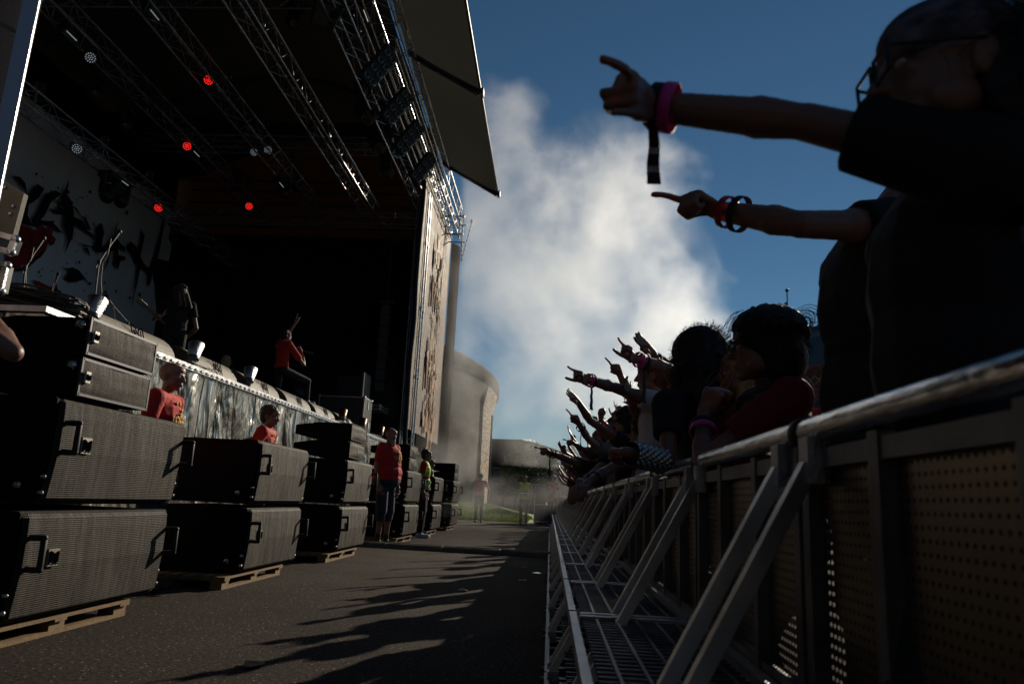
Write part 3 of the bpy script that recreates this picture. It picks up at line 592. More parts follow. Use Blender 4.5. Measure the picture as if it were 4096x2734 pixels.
def topbox(x, y0, y1, z0, z1, lab, first):
    t = thing('front_fill_speaker', lab, 'speaker', (x, (y0 + y1) / 2, z0), 'small speakers stacked on the bass speakers')
    D = .72; m = MB(); g = .004
    m.prism([(x - .02, y0 + .012, z0 + g), (x - .02, y0 + .012, z1 - g), (x - D * .6, y0 + .012, z1 - g), (x - D, y0 + .012, z1 - .05), (x - D, y0 + .012, z0 + .05), (x - D * .6, y0 + .012, z0 + g)], (0, 1, 0), y1 - y0 - .024)
    m.build('cabinet', M_cab, t)
    fr = MB()
    for a, b in (((x, y0, z0 + g), (x, y0, z1 - g)), ((x, y1, z0 + g), (x, y1, z1 - g)), ((x, y0, z1 - g - .008), (x, y1, z1 - g - .008)), ((x, y0, z0 + g + .008), (x, y1, z0 + g + .008))): fr.bar(a, b, .014, .014, up=V((1, 0, 0)))
    fr.build('frame', M_steel if first else M_cab, t)
    sheet(lambda u, v: V((x + .004 + .012 * math.sin(v * math.pi) ** .6 * math.sin(u * math.pi) ** .5 + .008 * noise.noise(V((u * 3, v * 3, y0 + z0))), y1 - .012 + (y0 - y1 + .024) * u, z0 + .02 + (z1 - z0 - .04) * v)), 16, 10).build('grille', M_gr, t)
    if first:
        b = MB().box((x + .02, y0 + .035, (z0 + z1) / 2 + .0), (.012, .04, .06)).build('badge', mat('badge_white', (.6, .58, .55), .4, .3), t)
        mm = MB(); emblem(mm, (x + .028, y0 + .035, (z0 + z1) / 2), .03); mm.build('emblem', M_logo, b)
        for yy in (y0 - .003, y1 + .003): MB().lathe([(.025, 0), (.03, .01), (.012, .02)], (x - .05, yy, z1 - .05), Matrix.Rotation(R(90 if yy < (y0 + y1) / 2 else -90), 3, 'X'), 10).build('knob', M_alu, t)
    return t
def pallet(x, y0, y1, lab):
    t = thing('pallet', lab, 'pallet', (x, (y0 + y1) / 2, 0), 'wooden pallets under the speaker stacks'); xs = (x - .11, x - .52, x - .93)
    m = MB()
    for k in range(7): m.box((x - .09 - k * .135, (y0 + y1) / 2, .090), (.1, y1 - y0, .018))
    m.build('top_boards', M_wood, t)
    m = MB()
    for xx in xs: m.box((xx, (y0 + y1) / 2, .011), (.1, y1 - y0, .022))
    for yy in (y0 + .05, (y0 + y1) / 2, y1 - .05): m.box((x - .52, yy, .073), (.96, .1, .014))
    m.build('bottom_boards', M_wood, t)
    for xx in xs:
        for yy in (y0 + .065, (y0 + y1) / 2, y1 - .065): MB().box((xx, yy, .044), (.1, .13, .044)).build('block', M_wood, t)
STK = [(3.68, 5.02, 1), (6.38, 7.72, 0), (9.2, 10.55, 1), (13.2, 14.65, 1), (16.4, 17.75, 0), (19.6, 21.1, 1)]
ORD = ['first speaker stack, nearest the camera', 'second speaker stack', 'third speaker stack', 'fourth speaker stack, behind the bearded man', 'fifth speaker stack', 'sixth and farthest speaker stack, in the smoke']
for i, (a, b, tops) in enumerate(STK):
    k = 0.02 * (i > 2)
    pallet(XF - .02, a - .28, b - .30, 'wooden pallet under the ' + ORD[i].split(',')[0] + (' nearest the camera' if i == 0 else ''))
    sub(XF, a - (.12 if i == 0 else .06), b - .06, .102, .655 + k, 'lower black bass speaker of the ' + ORD[i], i < 3)
    sub(XF, a, b, .665 + k, 1.235 + 2 * k, 'upper black bass speaker of the ' + ORD[i], i < 3)
    if tops:
        y0 = a + .10 if i < 2 else a + .02; y1 = y0 + (.68 if i < 2 else .76); z = 1.24 + 2 * k
        topbox(XF + .0, y0, y1, z, z + .215, 'lower small speaker on top of the ' + ORD[i].split(',')[0] + (', in the smoke' if i == 5 else ''), i == 0)
        topbox(XF + .0, y0 + .015, y1 + .015, z + .225, z + .44, 'upper small speaker on top of the ' + ORD[i].split(',')[0] + (', in the smoke' if i == 5 else ''), i == 0)
# ------------------------------------------------------------------ wedge monitors along the stage edge
M_mon = mat('monitor_paint', (.24, .225, .19), .55, var=.1, scale=20, bump=.35, bscale=200)
mons = [(7.2, 8.95), (9.5, 10.85), (11.3, 12.65), (13.05, 14.4), (14.75, 16.1), (16.6, 17.7)]
MO = ['nearest', 'second', 'third', 'fourth', 'fifth', 'farthest']
for i, (a, b) in enumerate(mons):
    t = thing('stage_monitor', 'rounded grey wedge monitor at the stage edge, %s of the row of six' % MO[i], 'monitor speaker', (-4.85, (a + b) / 2, SZ), 'wedge monitors along the stage edge')
    pr = [(-4.78, SZ + .01)] + [(-4.78 - .42 * (1 - math.cos(q * math.pi / 16)), SZ + .03 + .36 * math.sin(q * math.pi / 16)) for q in range(9)] + [(-5.32, SZ + .36), (-5.42, SZ + .01)]
    MB().prism([(x, a, z) for x, z in pr], (0, 1, 0), b - a).build('cabinet', M_mon, t)
    m = MB(); m.prism([(x * 1.0 - .012, a - .012, z - .004) for x, z in pr], (0, 1, 0), .010); m.build('side_panel', M_black, t)
    mm = MB(); c = V((-4.83, (a + b) / 2 + .05, SZ + .22)); emblem(mm, c, .24, n=V((.95, 0, .4)), yx=V((0, 1, 0)), zx=V((-.32, 0, .95)), w=.07); mm.build('emblem', M_logo, t)
# perforated cone lamps between the monitors
M_perf = mat('perforated_silver', (.62, .63, .66), .3, 1, bump=.6, bscale=90)
for i, (y, z, lab, mm_) in enumerate(((7.02, SZ, 'silver perforated cone lamp, left of the nearest monitor', 1), (9.22, SZ, 'silver perforated cone lamp between the nearest and second monitors', 1), (11.05, SZ, 'silver perforated cone lamp at the feet of the singer', 1), (16.35, SZ, 'brown cone lamp in front of the fifth monitor', 0), (18.2, SZ, 'brown cone lamp beyond the farthest monitor', 0), (20.2, SZ, 'brown cone lamp behind the head of the bearded man', 0))):
    t = thing('cone_lamp', lab, 'cone lamp', (-4.72, y, z), 'cone lamps along the stage edge'); r = aim((-.1, .42, .9)); c = V((-4.72, y, z + .02))
    MB().lathe([(.035, 0), (.055, .14), (.075, .17)], c, r, 16).build('stem', M_steel, t)
    MB().lathe([(.080, .165), (.080, .195)], c, r, 16).build('collar', M_ora if not mm_ else M_steel, t)
    MB().lathe([(.075, .2), (.105, .40), (.10, .40), (.07, .2)], c, r, 18).build('shade', M_perf if mm_ else mat('brown_metal', (.16, .08, .05), .4, .8), t)
    # floor bracket
    MB().box((-4.72, y, z + .012), (.16, .16, .02)).build('foot', M_black, t)
# ------------------------------------------------------------------ microphone stands
def micstand(base, top, boom, lab, hs=1.0):
    t = thing('microphone_stand', lab, 'microphone stand', base, 'microphone stands on the stage'); base, top, boom = V(base), V(top), V(boom)
    MB().tube(base, base.lerp(top, .55), .014).tube(base.lerp(top, .55), top, .010).build('pole', M_steel, t)
    m = MB()
    for k in range(3): a = k * 2.1 + .4; m.tube(base + V((0, 0, .12)), base + V((.3 * math.cos(a), .3 * math.sin(a), .01)), .009)
    m.build('tripod', M_steel, t)
    MB().lathe([(.018, -.03), (.022, 0), (.018, .03)], top, None, 8).build('clutch', M_black, t)
    MB().tube(top + (top - boom) * .25, boom, .008).build('boom', M_steel, t)
    d = (boom - top).normalized(); mc = MB().tube(boom, boom + d * .15, .012, .019, 8).ell(boom + d * .18, (.028, .028, .032)); mc.build('microphone', M_black, t)
    p = [boom.lerp(base, k / 8) + V((.02 * math.sin(k * 2), -.04 - .03 * math.sin(k), .02 * math.cos(k * 3))) for k in range(9)]
    MB().path(p, .004, 4).build('cable', M_rubber, t)
def MS(px0, px1, px2, x, lab):
    a = onx(*px0, x); a.z = SZ; b = onx(*px1, x); b.x = a.x; b.y = a.y + .02 * 0 + (b.y - a.y); c = onx(*px2, x); micstand(a, b, c, lab)
MS((94, 316), (99, 262), (113, 241), -5.3, 'tall microphone stand with boom behind the first speaker stack')
MS((20, 330), (25, 268), (36, 250), -5.6, 'microphone stand against the red splash at the left edge')
MS((46, 345), (52, 292), (55, 283), -8.5, 'microphone stand in front of the dark red leaf')
MS((143, 345), (128, 322), (114, 306), -8.0, 'boom microphone stand low in front of the black leaf')
MS((338, 418), (340, 392), (331, 371), -7.5, 'microphone stand with boom right of the singer')
MS((398, 430), (404, 410), (394, 398), -5.2, 'small boom stand beside the truss tower')
# drum kit seen dimly behind
dk = thing('drum_kit', 'dim drum kit with cymbals on the dark far part of the stage', 'drum kit', (-8.3, 21.5, SZ))
for (x, y, z, r, h) in ((-8.3, 21.6, SZ + .35, .3, .4), (-7.6, 21.0, SZ + .6, .2, .25), (-8.9, 20.8, SZ + .62, .2, .25), (-7.2, 21.8, SZ + .4, .25, .35)):
    MB().lathe([(r, -h / 2), (r, h / 2)], (x, y, z), aim((.5, -.8, .2)), 18).build('drum', M_black, dk)
for (x, y, z) in ((-7.35, 21.0, SZ + 1.45), (-9.0, 20.6, SZ + 1.35)):
    MB().lathe([(1e-3, .02), (.22, 0), (.225, -.004)], (x, y, z), aim((.6, -.5, .6)), 20).tube((x, y, SZ), (x, y, z), .012).build('cymbal', M_steel, dk)
# ------------------------------------------------------------------ cases at the far end of the stage
def case(c, d, lab, m=None, latch=True):
    x, y, z = c; dx, dy, dz = d; t = thing('flight_case', lab, 'flight case', (x, y, z - dz / 2), 'road cases standing on the stage')
    MB().box(c, (dx - .01, dy - .01, dz - .01)).build('body', m or M_case, t)
    e = MB()
    for sx in (-1, 1):
        for sy in (-1, 1): e.box((x + sx * (dx / 2 - .012), y + sy * (dy / 2 - .012), z), (.03, .03, dz))
    for sz in (-1, 1):
        for sy in (-1, 1): e.box((x, y + sy * (dy / 2 - .012), z + sz * (dz / 2 - .012)), (dx, .028, .028))
        for sx in (-1, 1): e.box((x + sx * (dx / 2 - .012), y, z + sz * (dz / 2 - .012)), (.028, dy, .028))
    e.build('edging', M_alu, t)
    k = MB()
    for sx in (-1, 1):
        for sy in (-1, 1):
            for sz in (-1, 1): k.ell((x + sx * (dx / 2 - .01), y + sy * (dy / 2 - .01), z + sz * (dz / 2 - .01)), (.035, .035, .035), None, 8, 6)
    k.build('corner', M_alu, t)
    if latch:
        MB().box((x + dx / 2 + .004, y, z + dz * .32), (.015, .09, .2)).build('latch', M_alu, t)
        for q in (-.25, .25): MB().box((x + dx / 2 + .004, y + q * dy, z - dz * .18), (.015, .13, .17)).build('handle', M_alu, t)
case((-5.45, 19.1, SZ + .5), (1.2, .8, 1.0), 'dark road case with aluminium edging near the truss tower')
case((-5.1, 20.9, SZ + .95), (.5, 1.0, .14), 'flat plywood board case beside the road case', M_ply, False)
t = thing('amplifier_rack', 'upright plywood rack panel standing on the road case', 'rack', (-5.2, 19.9, SZ + 1.0))
MB().box((-5.15, 19.85, SZ + 1.38), (.06, .75, .78)).build('panel', M_ply, t); MB().box((-5.5, 19.65, SZ + 1.35), (.6, .5, .6)).build('box', M_black, t)
# line of small hung speakers
t = thing('line_array', 'thin curved column of small speakers hanging by the drape wall', 'line array', (-5.6, 23.4, 7.6), None)
for k in range(8):
    th = .03 * k * k * .12; c = V((-5.6 + .02 * k * 0, 23.4, 6.75 - k * .36)) + V((0, 0, 0)); MB().box(c, (.3, .34, .335), Matrix.Rotation(-.025 * k, 3, 'Y'), .01).build('cabinet', mat('array_grey', (.10, .10, .095), .5) if k == 0 else bpy.data.materials['array_grey'], t)
MB().box((-5.6, 23.4, 7.02), (.5, .3, .1)).tube((-5.6, 23.4, 7.05), (-5.6, 23.4, 10.2), .02).build('hanger', M_steel, t)
# ------------------------------------------------------------------ left edge: mesh covered tower, plywood, cases, cable coil
M_mesh = mat('mesh_gauze', (.30, .26, .26), .9, var=.3, scale=120)
tw = thing('mesh_tower', 'scaffold tower wrapped in dark mesh at the left edge', 'scaffold tower', (-3.0, 3.9, 2.2))
pA = ony(44, -4, 3.9); pB = ony(-3, 165, 3.9)
xt = (pA.x + pB.x) / 2; m = MB()
m.tube((xt - .02, 3.9, 1.9), (xt - .02, 3.9, 8.5), .035, n=10).tube((xt - .9, 3.9, 1.9), (xt - .9, 3.9, 8.5), .03, n=10)
for k in range(14): z = 2.2 + k * .42; m.tube((xt - .03, 3.9, z), (xt - .9, 3.9, z + .42 * (1 if k % 2 else -1)), .014)
m.build('frame', M_alu, tw)
sheet(lambda u, v: V((xt - .07 - .9 * u, 4.02 + .02 * noise.noise(V((u * 5, v * 8, 1))), 1.9 + 6.6 * v)), 12, 40).build('gauze', M_mesh, tw)
M_sheetp = mat('plastic_sheet', (.45, .47, .55), .3, .3)
sheet(lambda u, v: V((xt + .045 - .07 * u, 3.86 - .04 * u, 1.9 + 6.6 * v)), 3, 20).build('plastic_strip', M_sheetp, tw)
def quad(pts, d, n=V((0, 1, 0))): return MB().prism(pts, n, d)
t = thing('plywood_crate', 'grey plywood crate side with bolts at the left edge of the stage', 'crate', ony(5, 240, 4.3))
a = [ony(*p, 4.3) for p in ((-25, 158), (0, 178), (24, 193), (12, 238), (-25, 225))]; quad(a, .04).build('panel', M_ply, t)
m = MB()
for p in ((13, 206), (10, 213.5), (5, 187)): m.ell(ony(*p, 4.29), (.012, .012, .012), None, 8, 6)
m.build('bolt', M_alu, t)
for pts, lab in ((((-30, 226), (16, 239), (11, 252), (-30, 243)), 'small aluminium edged case, the upper one at the left edge'), (((-30, 256), (7, 265), (1, 291), (-30, 287)), 'small aluminium edged case, the lower one at the left edge')):
    c = [ony(*p, 4.2) for p in pts]; t = thing('flight_case', lab, 'flight case', c[2], 'road cases standing on the stage'); quad(c, .06).build('body', M_case, t); m = MB()
    for i in range(4): m.bar(c[i] - V((0, .01, 0)), c[(i + 1) % 4] - V((0, .01, 0)), .035, .02, up=V((0, 1, 0)))
    m.build('edging', M_alu, t)
    for q in (1, 2): MB().ell(c[q], (.028, .028, .028), None, 8, 6).build('corner', M_alu, t)
m = MB(); c0 = ony(20, 303, 5.0)
for k in range(46):
    rr = random.uniform(.25, .42); ph = random.uniform(0, 6.28); zz = random.uniform(-.06, .10); cxo = random.uniform(-.06, .06)
    pts = [c0 + V((cxo + rr * 1.15 * math.cos(q * .35 + ph), rr * .6 * math.sin(q * .35 + ph), zz + .02 * math.sin(q * .9 + k) - rr * .12 * math.cos(q * .35 + ph) * 1.5)) for q in range(19)]
    m.path(pts, .0085, 5)
tag(m.build('cable_coil', M_rubber), 'large glossy black coil of cables on the stage edge at the left', 'cable coil')
t = thing('stage_table', 'cloth covered equipment table under the cable coil', 'table', (c0.x, c0.y, 1.0))
MB().box((c0.x - .1, c0.y, c0.z - .13), (1.2, .8, .04)).build('top', M_alu_dull, t)
MB().box((c0.x - .1, c0.y, (c0.z - .15) / 2), (1.14, .76, c0.z - .17)).build('cover', M_skirt, t)
# cables lying on the stage edge
for y, n_, lab in ((9.3, 6, 'cable loops lying at the stage edge beside the second monitor'), (15.9, 12, 'tangle of black cables at the stage edge by the farthest monitors'), (19.0, 12, 'tangle of black cables on the skirt edge near the bearded man')):
    m = MB()
    for k in range(n_):
        ph = random.uniform(0, 6); r_ = random.uniform(.06, .17); yy = y + random.uniform(-.35, .5)
        m.path([V((-4.62 + r_ * .7 * math.cos(q * .6 + ph), yy + r_ * 1.8 * math.sin(q * .6 + ph), SZ + .02 + abs(.05 * math.sin(q * .8 + k)))) for q in range(11)], .007, 5)
    tag(m.build('stage_cable', M_rubber), lab, 'cable')
tag(MB().path([V((-4.56 + .01 * math.sin(k), 5.0 + k * .5, SZ + .02)) for k in range(28)], .010, 5).build('stage_cable', M_rubber), 'long black cable running along the stage edge rail', 'cable')
# ------------------------------------------------------------------ cable ramp across the pit
M_ramp = mat('ramp_rubber', (.11, .095, .075), .6, var=.25, scale=8)
rampT = None
for k in range(5):
    x1 = .15 - k * .9; x0 = x1 - .89; yy = 11.75 + (.15 - x1) * .13; dy = -.117
    t = thing('cable_ramp', 'black rubber cable ramp section across the pit, %s from the crowd barrier' % ['first', 'second', 'third', 'fourth', 'fifth'][k], 'cable ramp', ((x0 + x1) / 2, yy, 0), 'cable ramp sections laid across the pit')
    m = MB(); P = [(0, -.30, .008), (0, -.17, .07), (0, .17, .07), (0, .30, .008), (0, .30, .0), (0, -.30, .0)]
    m.prism([(x0, yy + .115 + p[1], p[2]) for p in P], V((x1 - x0, dy, 0)).normalized(), (V((x1 - x0, dy, 0))).length); s_ = m
    for i in range(18):
        for j in range(9):
            u = (i + .5 + .5 * (j % 2)) / 18.5; fx = x0 + (x1 - x0) * u; fy = yy + .115 + dy * u
            if j < 4: q = -.28 + j * .033; z = .008 + (q + .30) / .13 * .062
            else: q = -.13 + (j - 4) * .065; z = .07
            s_.box((fx, fy + q, z + .004), (.032, .018, .010))
    s_.build('body', M_ramp, t)
tag(MB().path([V((-3.3, 13.2, .02)), V((-2.5, 13.05, .02)), V((-1.9, 12.7, .018)), V((-1.3, 12.45, .018)), V((-.8, 12.2, .02)), V((-.5, 12.0, .05))], .018, 6).build('ground_cable', M_rubber), 'black cable snaking over the asphalt to the ramp', 'cable')
# small litter on the asphalt
M_leaf = mat('litter_paper', (.30, .29, .26), .8)
for (x, y), lab, m_ in (((-.75, 6.9), 'pale scrap of paper on the shaded asphalt', M_leaf), ((-.3, 9.6), 'small pale scrap near the barrier foot', M_leaf), ((-.12, 8.9), 'bent piece of silver tape by the barrier edge', M_alu), ((-1.35, 3.6), 'dry twig on the asphalt near the camera', M_steel), ((-.25, 8.0), 'dark leaf lying near the barrier', M_steel)):
    m = MB(); pts = [V((x + .05 * math.cos(q) * random.uniform(.5, 1.3), y + .07 * math.sin(q) * random.uniform(.5, 1.3), .006 + random.uniform(0, .012))) for q in [k * .9 for k in range(7)]]
    m.prism(pts, (0, 0, 1), .004); tag(m.build('litter', m_), lab, 'litter')
# ------------------------------------------------------------------ crowd barrier
def perf_mat():
    m = mat('perforated_panel', (.18, .145, .10), .33, .9, var=.2, scale=5, bump=.15, bscale=7); n = m.node_tree; p = n.nodes['Principled BSDF']; L = n.links.new
    tc = n.nodes.new('ShaderNodeTexCoord'); sp = n.nodes.new('ShaderNodeSeparateXYZ'); L(tc.outputs['Object'], sp.inputs[0])
    def mth(op, a, b=None):
        q = n.nodes.new('ShaderNodeMath'); q.operation = op
        for i, v in enumerate((a, b)):
            if v is None: continue
            if isinstance(v, (int, float)): q.inputs[i].default_value = v
            else: L(v, q.inputs[i])
        return q.outputs[0]
    f = 2 * math.pi / .036
    a = mth('SINE', mth('MULTIPLY', mth('ADD', sp.outputs['Y'], sp.outputs['Z']), f)); b = mth('SINE', mth('MULTIPLY', mth('SUBTRACT', sp.outputs['Y'], sp.outputs['Z']), f))
    h = mth('GREATER_THAN', mth('MULTIPLY', a, b), .66)
    al = mth('SUBTRACT', 1, h); L(al, p.inputs['Alpha']); return m
M_perfp = perf_mat()
BXR, RZL = .50, .96
M_brace = mat('worn_aluminium', (.66, .64, .61), .38, .75, var=.55, scale=3.5, bump=.05, bscale=40, stretch=(1, 1, .6)); M_rail = mat('polished_rail', (.62, .60, .58), .2, 1, var=.25, scale=10, bump=.15, bscale=25, stretch=(3, .6, 3)); M_bar2 = mat('weathered_aluminium', (.17, .17, .18), .5, 1, var=.4, scale=6, bump=.1, bscale=50)
def barrier():
    t = thing('crowd_barrier', 'x', 'crowd barrier', (BXR, 0, 0), 'crowd barrier sections along the pit')
    h = .525
    m = MB().tube((BXR, -h + .02, RZL - .0), (BXR, h - .02, RZL), .026, n=20); m.build('top_rail', M_rail, t)
    MB().lathe([(.027, -.02), (.030, -.018), (.030, .018), (.027, .02)], (BXR, h, RZL), Matrix.Rotation(R(90), 3, 'X'), 20).build('collar', M_rubber, t)
    for y in (-h + .03, -h + .34, h - .34, h - .03): MB().bar((BXR + .0, y, .05), (BXR + .0, y, RZL - .028), .028, .036, up=V((0, 1, 0))).build('post', M_bar2, t)
    m = MB()
    for z in (.10, .46, RZL - .055): m.box((BXR + .003, 0, z), (.026, 2 * h - .09, .034))
    m.build('cross_rail', M_bar2, t)
    for y0, y1 in ((-h + .05, -h + .325), (-h + .355, h - .355), (h - .325, h - .05)):
        MB().add([(BXR + .012, y0, .12), (BXR + .012, y1, .12), (BXR + .012, y1, .905), (BXR + .012, y0, .905)], [(0, 3, 2, 1)]).build('panel', M_perfp, t)
    for y in (-h + .09, h - .09):
        b = MB().bar((BXR - .025, y, RZL - .07), (.025, y, .06), .030, .030, up=V((0, 1, 0))); b.build('brace', M_brace, t)
        MB().box((BXR - .02, y, RZL - .06), (.03, .05, .085)).build('bracket', M_alu_dull, t); MB().box((.04, y, .05), (.05, .046, .06)).build('bracket', M_alu_dull, t)
    # step plate with open grating
    m = MB(); zs = .464 - .02
    m.box((.085, 0, zs), (.022, 2 * h - .04, .04)); m.box((BXR - .03, 0, zs), (.03, 2 * h - .04, .03))
    for y in (-h + .03, h - .03): m.box((.28, y, zs - .004), (.34, .03, .03))
    m.build('step_frame', M_alu_dull, t)
    m = MB()
    for k in range(5): m.box((.16 + k * .062, 0, zs), (.008, 2 * h - .06, .014))
    for k in range(22): m.box((.28, -h + .06 + k * .0445, zs - .002), (.33, .007, .010))
    m.build('step_grating', M_bar2, t)
    m = MB(); m.box((.012, 0, .03), (.022, 2 * h - .02, .05)); m.box((BXR, 0, .02), (.04, 2 * h - .02, .03))
    for y in (-h + .05, -.25, 0, .25, h - .05): m.box((.255, y, .015), (.46, .05, .014))
    for k in range(12): m.box((.13, -h + .07 + k * .08, .16), (.09, .018, .008))
    m.build('base_frame', M_bar2, t)
    for y in (-h + .1, h - .1): MB().lathe([(.011, 0), (.011, .018), (.005, .02)], (.001, y, .045), aim((-1, 0, 0)), 6).build('bolt', M_steel, t)
    return t
b0 = barrier()
near = ['section beside the camera under the arm of the tallest fan', 'second section, under the elbow of the fan in glasses', 'third section, under the fan with the studded cuff', 'fourth section', 'fifth section', 'sixth section', 'seventh section', 'eighth section']
nums = ['ninth', 'tenth', 'eleventh', 'twelfth', 'thirteenth', 'fourteenth', 'fifteenth', 'sixteenth', 'seventeenth', 'eighteenth', 'nineteenth', 'twentieth', 'twenty-first', 'twenty-second', 'farthest']
for k in range(23):
    o = b0 if k == 0 else copy_tree(b0)
    o.location.y = 1.5 - .525 - .0 + k * 1.05
    s_ = near[k] if k < len(near) else nums[k - 8] + ' section'
    o['label'] = 'aluminium barrier, %s%s' % (s_, '' if k < 3 else ' counting away from the camera')
# ------------------------------------------------------------------ background
M_brick_shade = bpy.data.materials.new('brick'); M_brick_shade.use_nodes = True
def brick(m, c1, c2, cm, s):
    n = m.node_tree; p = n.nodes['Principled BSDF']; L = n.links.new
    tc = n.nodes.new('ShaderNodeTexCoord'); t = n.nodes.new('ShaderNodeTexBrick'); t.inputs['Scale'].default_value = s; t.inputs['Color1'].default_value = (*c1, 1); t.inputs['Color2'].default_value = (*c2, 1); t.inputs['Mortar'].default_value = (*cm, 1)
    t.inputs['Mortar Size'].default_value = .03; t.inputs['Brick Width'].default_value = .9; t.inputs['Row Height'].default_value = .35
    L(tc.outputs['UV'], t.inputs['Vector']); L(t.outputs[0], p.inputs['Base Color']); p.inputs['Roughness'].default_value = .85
brick(M_brick_shade, (.026, .020, .017), (.016, .013, .011), (.010, .009, .008), 1)  # wall brick darkened in its colour to stand in for shade
M_brick_sunlit = bpy.data.materials.new('sunlit_brick'); M_brick_sunlit.use_nodes = True; brick(M_brick_sunlit, (.62, .50, .38), (.22, .15, .10), (.10, .08, .06), 1)  # lighter copy of the brick with sunlight put into its colour
M_rust = mat('dark_render', (.028, .026, .023), .85, var=.25, scale=.6)
def uv_add(o, f):
    uv = o.data.uv_layers.new(name='uv')
    for p in o.data.polygons:
        for li in p.loop_indices: uv.data[li].uv = f(o.data.vertices[o.data.loops[li].vertex_index].co)
tb = thing('round_hall', 'huge round brick hall darkened as in shade, with flared cornice behind the smoke', 'building', (-38, 48, 0))
TC, TR_ = V((-37.6, 48, 0)), 34.0
def ring(r0, prof, a0, a1, n=90):
    m = MB(); vs = [(TC.x + (r0 + dr) * math.cos(a0 + (a1 - a0) * i / n), TC.y + (r0 + dr) * math.sin(a0 + (a1 - a0) * i / n), z) for dr, z in prof for i in range(n + 1)]
    m.add(vs, [(k * (n + 1) + i, k * (n + 1) + i + 1, (k + 1) * (n + 1) + i + 1, (k + 1) * (n + 1) + i) for k in range(len(prof) - 1) for i in range(n)], True); return m
arc = lambda co: ((math.atan2(co.y - TC.y, co.x - TC.x)) * TR_ / .5, co.z / .5)
o = ring(TR_ - .5, [(0, -.1), (0, 6.6), (.12, 7.0), (.3, 7.6)], -1.25, .6).build('wall', M_brick_shade, tb); uv_add(o, arc)
ring(TR_ - .5, [(.3, 7.6), (.42, 7.75), (.45, 8.3), (.4, 8.45), (-.2, 8.5), (-12, 10.5)], -1.25, .6).build('cornice', mat('shade_toned_stone', (.016, .015, .014), .9, spec=.2), tb)  # cornice colour darkened to stand in for shade, like the wall
o = ring(TR_ - .5, [(.14, -.1), (.14, 6.4), (.24, 6.9), (.38, 7.55)], -.115, .02, 14).build('painted_sun_strip', M_brick_sunlit, tb); uv_add(o, lambda c: (math.atan2(c.y - TC.y, c.x - TC.x) * TR_ / .32, c.z / .32))  # added strip, coloured as the sunlit sliver at the wall's edge
MB().tube((-3.92, 47.6, 0), (-3.92, 47.6, 6.2), .06, n=8).build('downpipe', M_steel, tb)
fb = thing('long_hall', 'long dark industrial building with sloping roof behind the tree', 'building', (0, 60, 0))
MB().prism([(-5.2, 60, 0), (9, 60, 0), (9, 60, 2.9), (3.8, 60, 4.0), (-.4, 60, 5.3), (-2.5, 60, 5.75), (-5.2, 60, 5.7)], (0, 1, 0), 14).build('wall', M_rust, fb)
for x, z in ((-4.2, 2.9), (-3.0, 2.9), (-1.2, 2.9), (.2, 2.9), (2.0, 2.0)):
    w = MB().box((x, 59.96, z), (.8, .05, .9)).build('window', mat('pale_window', (.35, .4, .42), .3) if x == -1.2 else M_steel, fb); MB().box((x, 59.91, z + .5), (.95, .08, .07)).build('lintel', M_alu_dull, w)
for x in (-3.4, -2.2): MB().box((x, 59.9, .8), (1.0, .12, 1.3)).build('door', mat('rusty_red', (.22, .07, .04), .7, var=.3), fb)
tg = thing('domed_hall', 'ornate brick hall with dark dome roof and railing behind the crowd', 'building', (27, 62, 0))
dc = V((27.5, 66, 0)); MB().lathe([(9.0, 0), (9.0, 12.3), (9.25, 12.35), (9.25, 12.75), (8.6, 12.8)], dc, None, 48, cap=False).build('wall', mat('carved_brick', (.20, .07, .05), .8, var=.5, scale=3), tg)
MB().lathe([(8.7, 12.8), (8.1, 15.2), (7.6, 15.5), (1e-2, 15.8)], dc, None, 48, cap=False).build('roof', mat('lead_roof', (.05, .06, .065), .6, var=.2), tg)
MB().lathe([(3.4, 15.4), (3.8, 16.2), (3.4, 17.0), (1.5, 17.4), (1e-2, 17.5)], dc + V((-2.2, 0, 0)), None, 32, cap=False).build('lantern', M_steel, tg)
m = MB()
for k in range(40):
    a = math.pi * (.9 + k / 30); p0 = dc + V((7.7 * math.cos(a), 7.7 * math.sin(a), 15.5)); a2 = math.pi * (.9 + (k + 1) / 30); p1 = dc + V((7.7 * math.cos(a2), 7.7 * math.sin(a2), 15.5))
    m.tube(p0, p0 + V((0, 0, 1.1)), .035, n=4)
    for z in (.55, 1.1): m.tube(p0 + V((0, 0, z)), p1 + V((0, 0, z)), .03, n=4)
m.build('railing', M_steel, tg)
m = MB()
for k in range(60):
    a = math.pi * (.9 + k / 40); n_ = V((math.cos(a), math.sin(a), 0)); c = dc + n_ * 9.03; tn = V((-n_.y, n_.x, 0))
    m.bar(c - tn * .3 + V((0, 0, 11.1)), c + tn * .3 + V((0, 0, 11.8)), .07, .06); m.bar(c + tn * .3 + V((0, 0, 11.1)), c - tn * .3 + V((0, 0, 11.8)), .07, .06)
    if k % 2 == 0: MB().lathe([(.42, 0), (.42, .06)], c + V((0, 0, 9.4)), aim(n_), 14).box(c + V((0, 0, 8.7)), (.5, .78, 1.4), Matrix.Rotation(a, 3, 'Z')).build('arched_window', M_black, tg)
m.build('frieze', mat('pale_terracotta', (.35, .26, .16), .8), tg)
fp = ony(788, 322, 64); t = thing('flagpole', 'flagpole with a small flag above the head of the fan in glasses', 'flagpole', (fp.x, 64, 0)); q = ony(787, 290, 64)
MB().tube((fp.x, 64, 0), (fp.x, 64, q.z), .09, .05).ell((fp.x, 64, q.z), (.16, .16, .16)).build('pole', M_steel, t)
sheet(lambda u, v: V((fp.x - .2 * 0 - 1.3 * u * (1 - v) , 64 + .1 * math.sin(u * 5), q.z - 1.0 - 2.6 * v - .8 * u)), 6, 8).build('flag', mat('flag_cloth', (.2, .2, .22), .8), t)
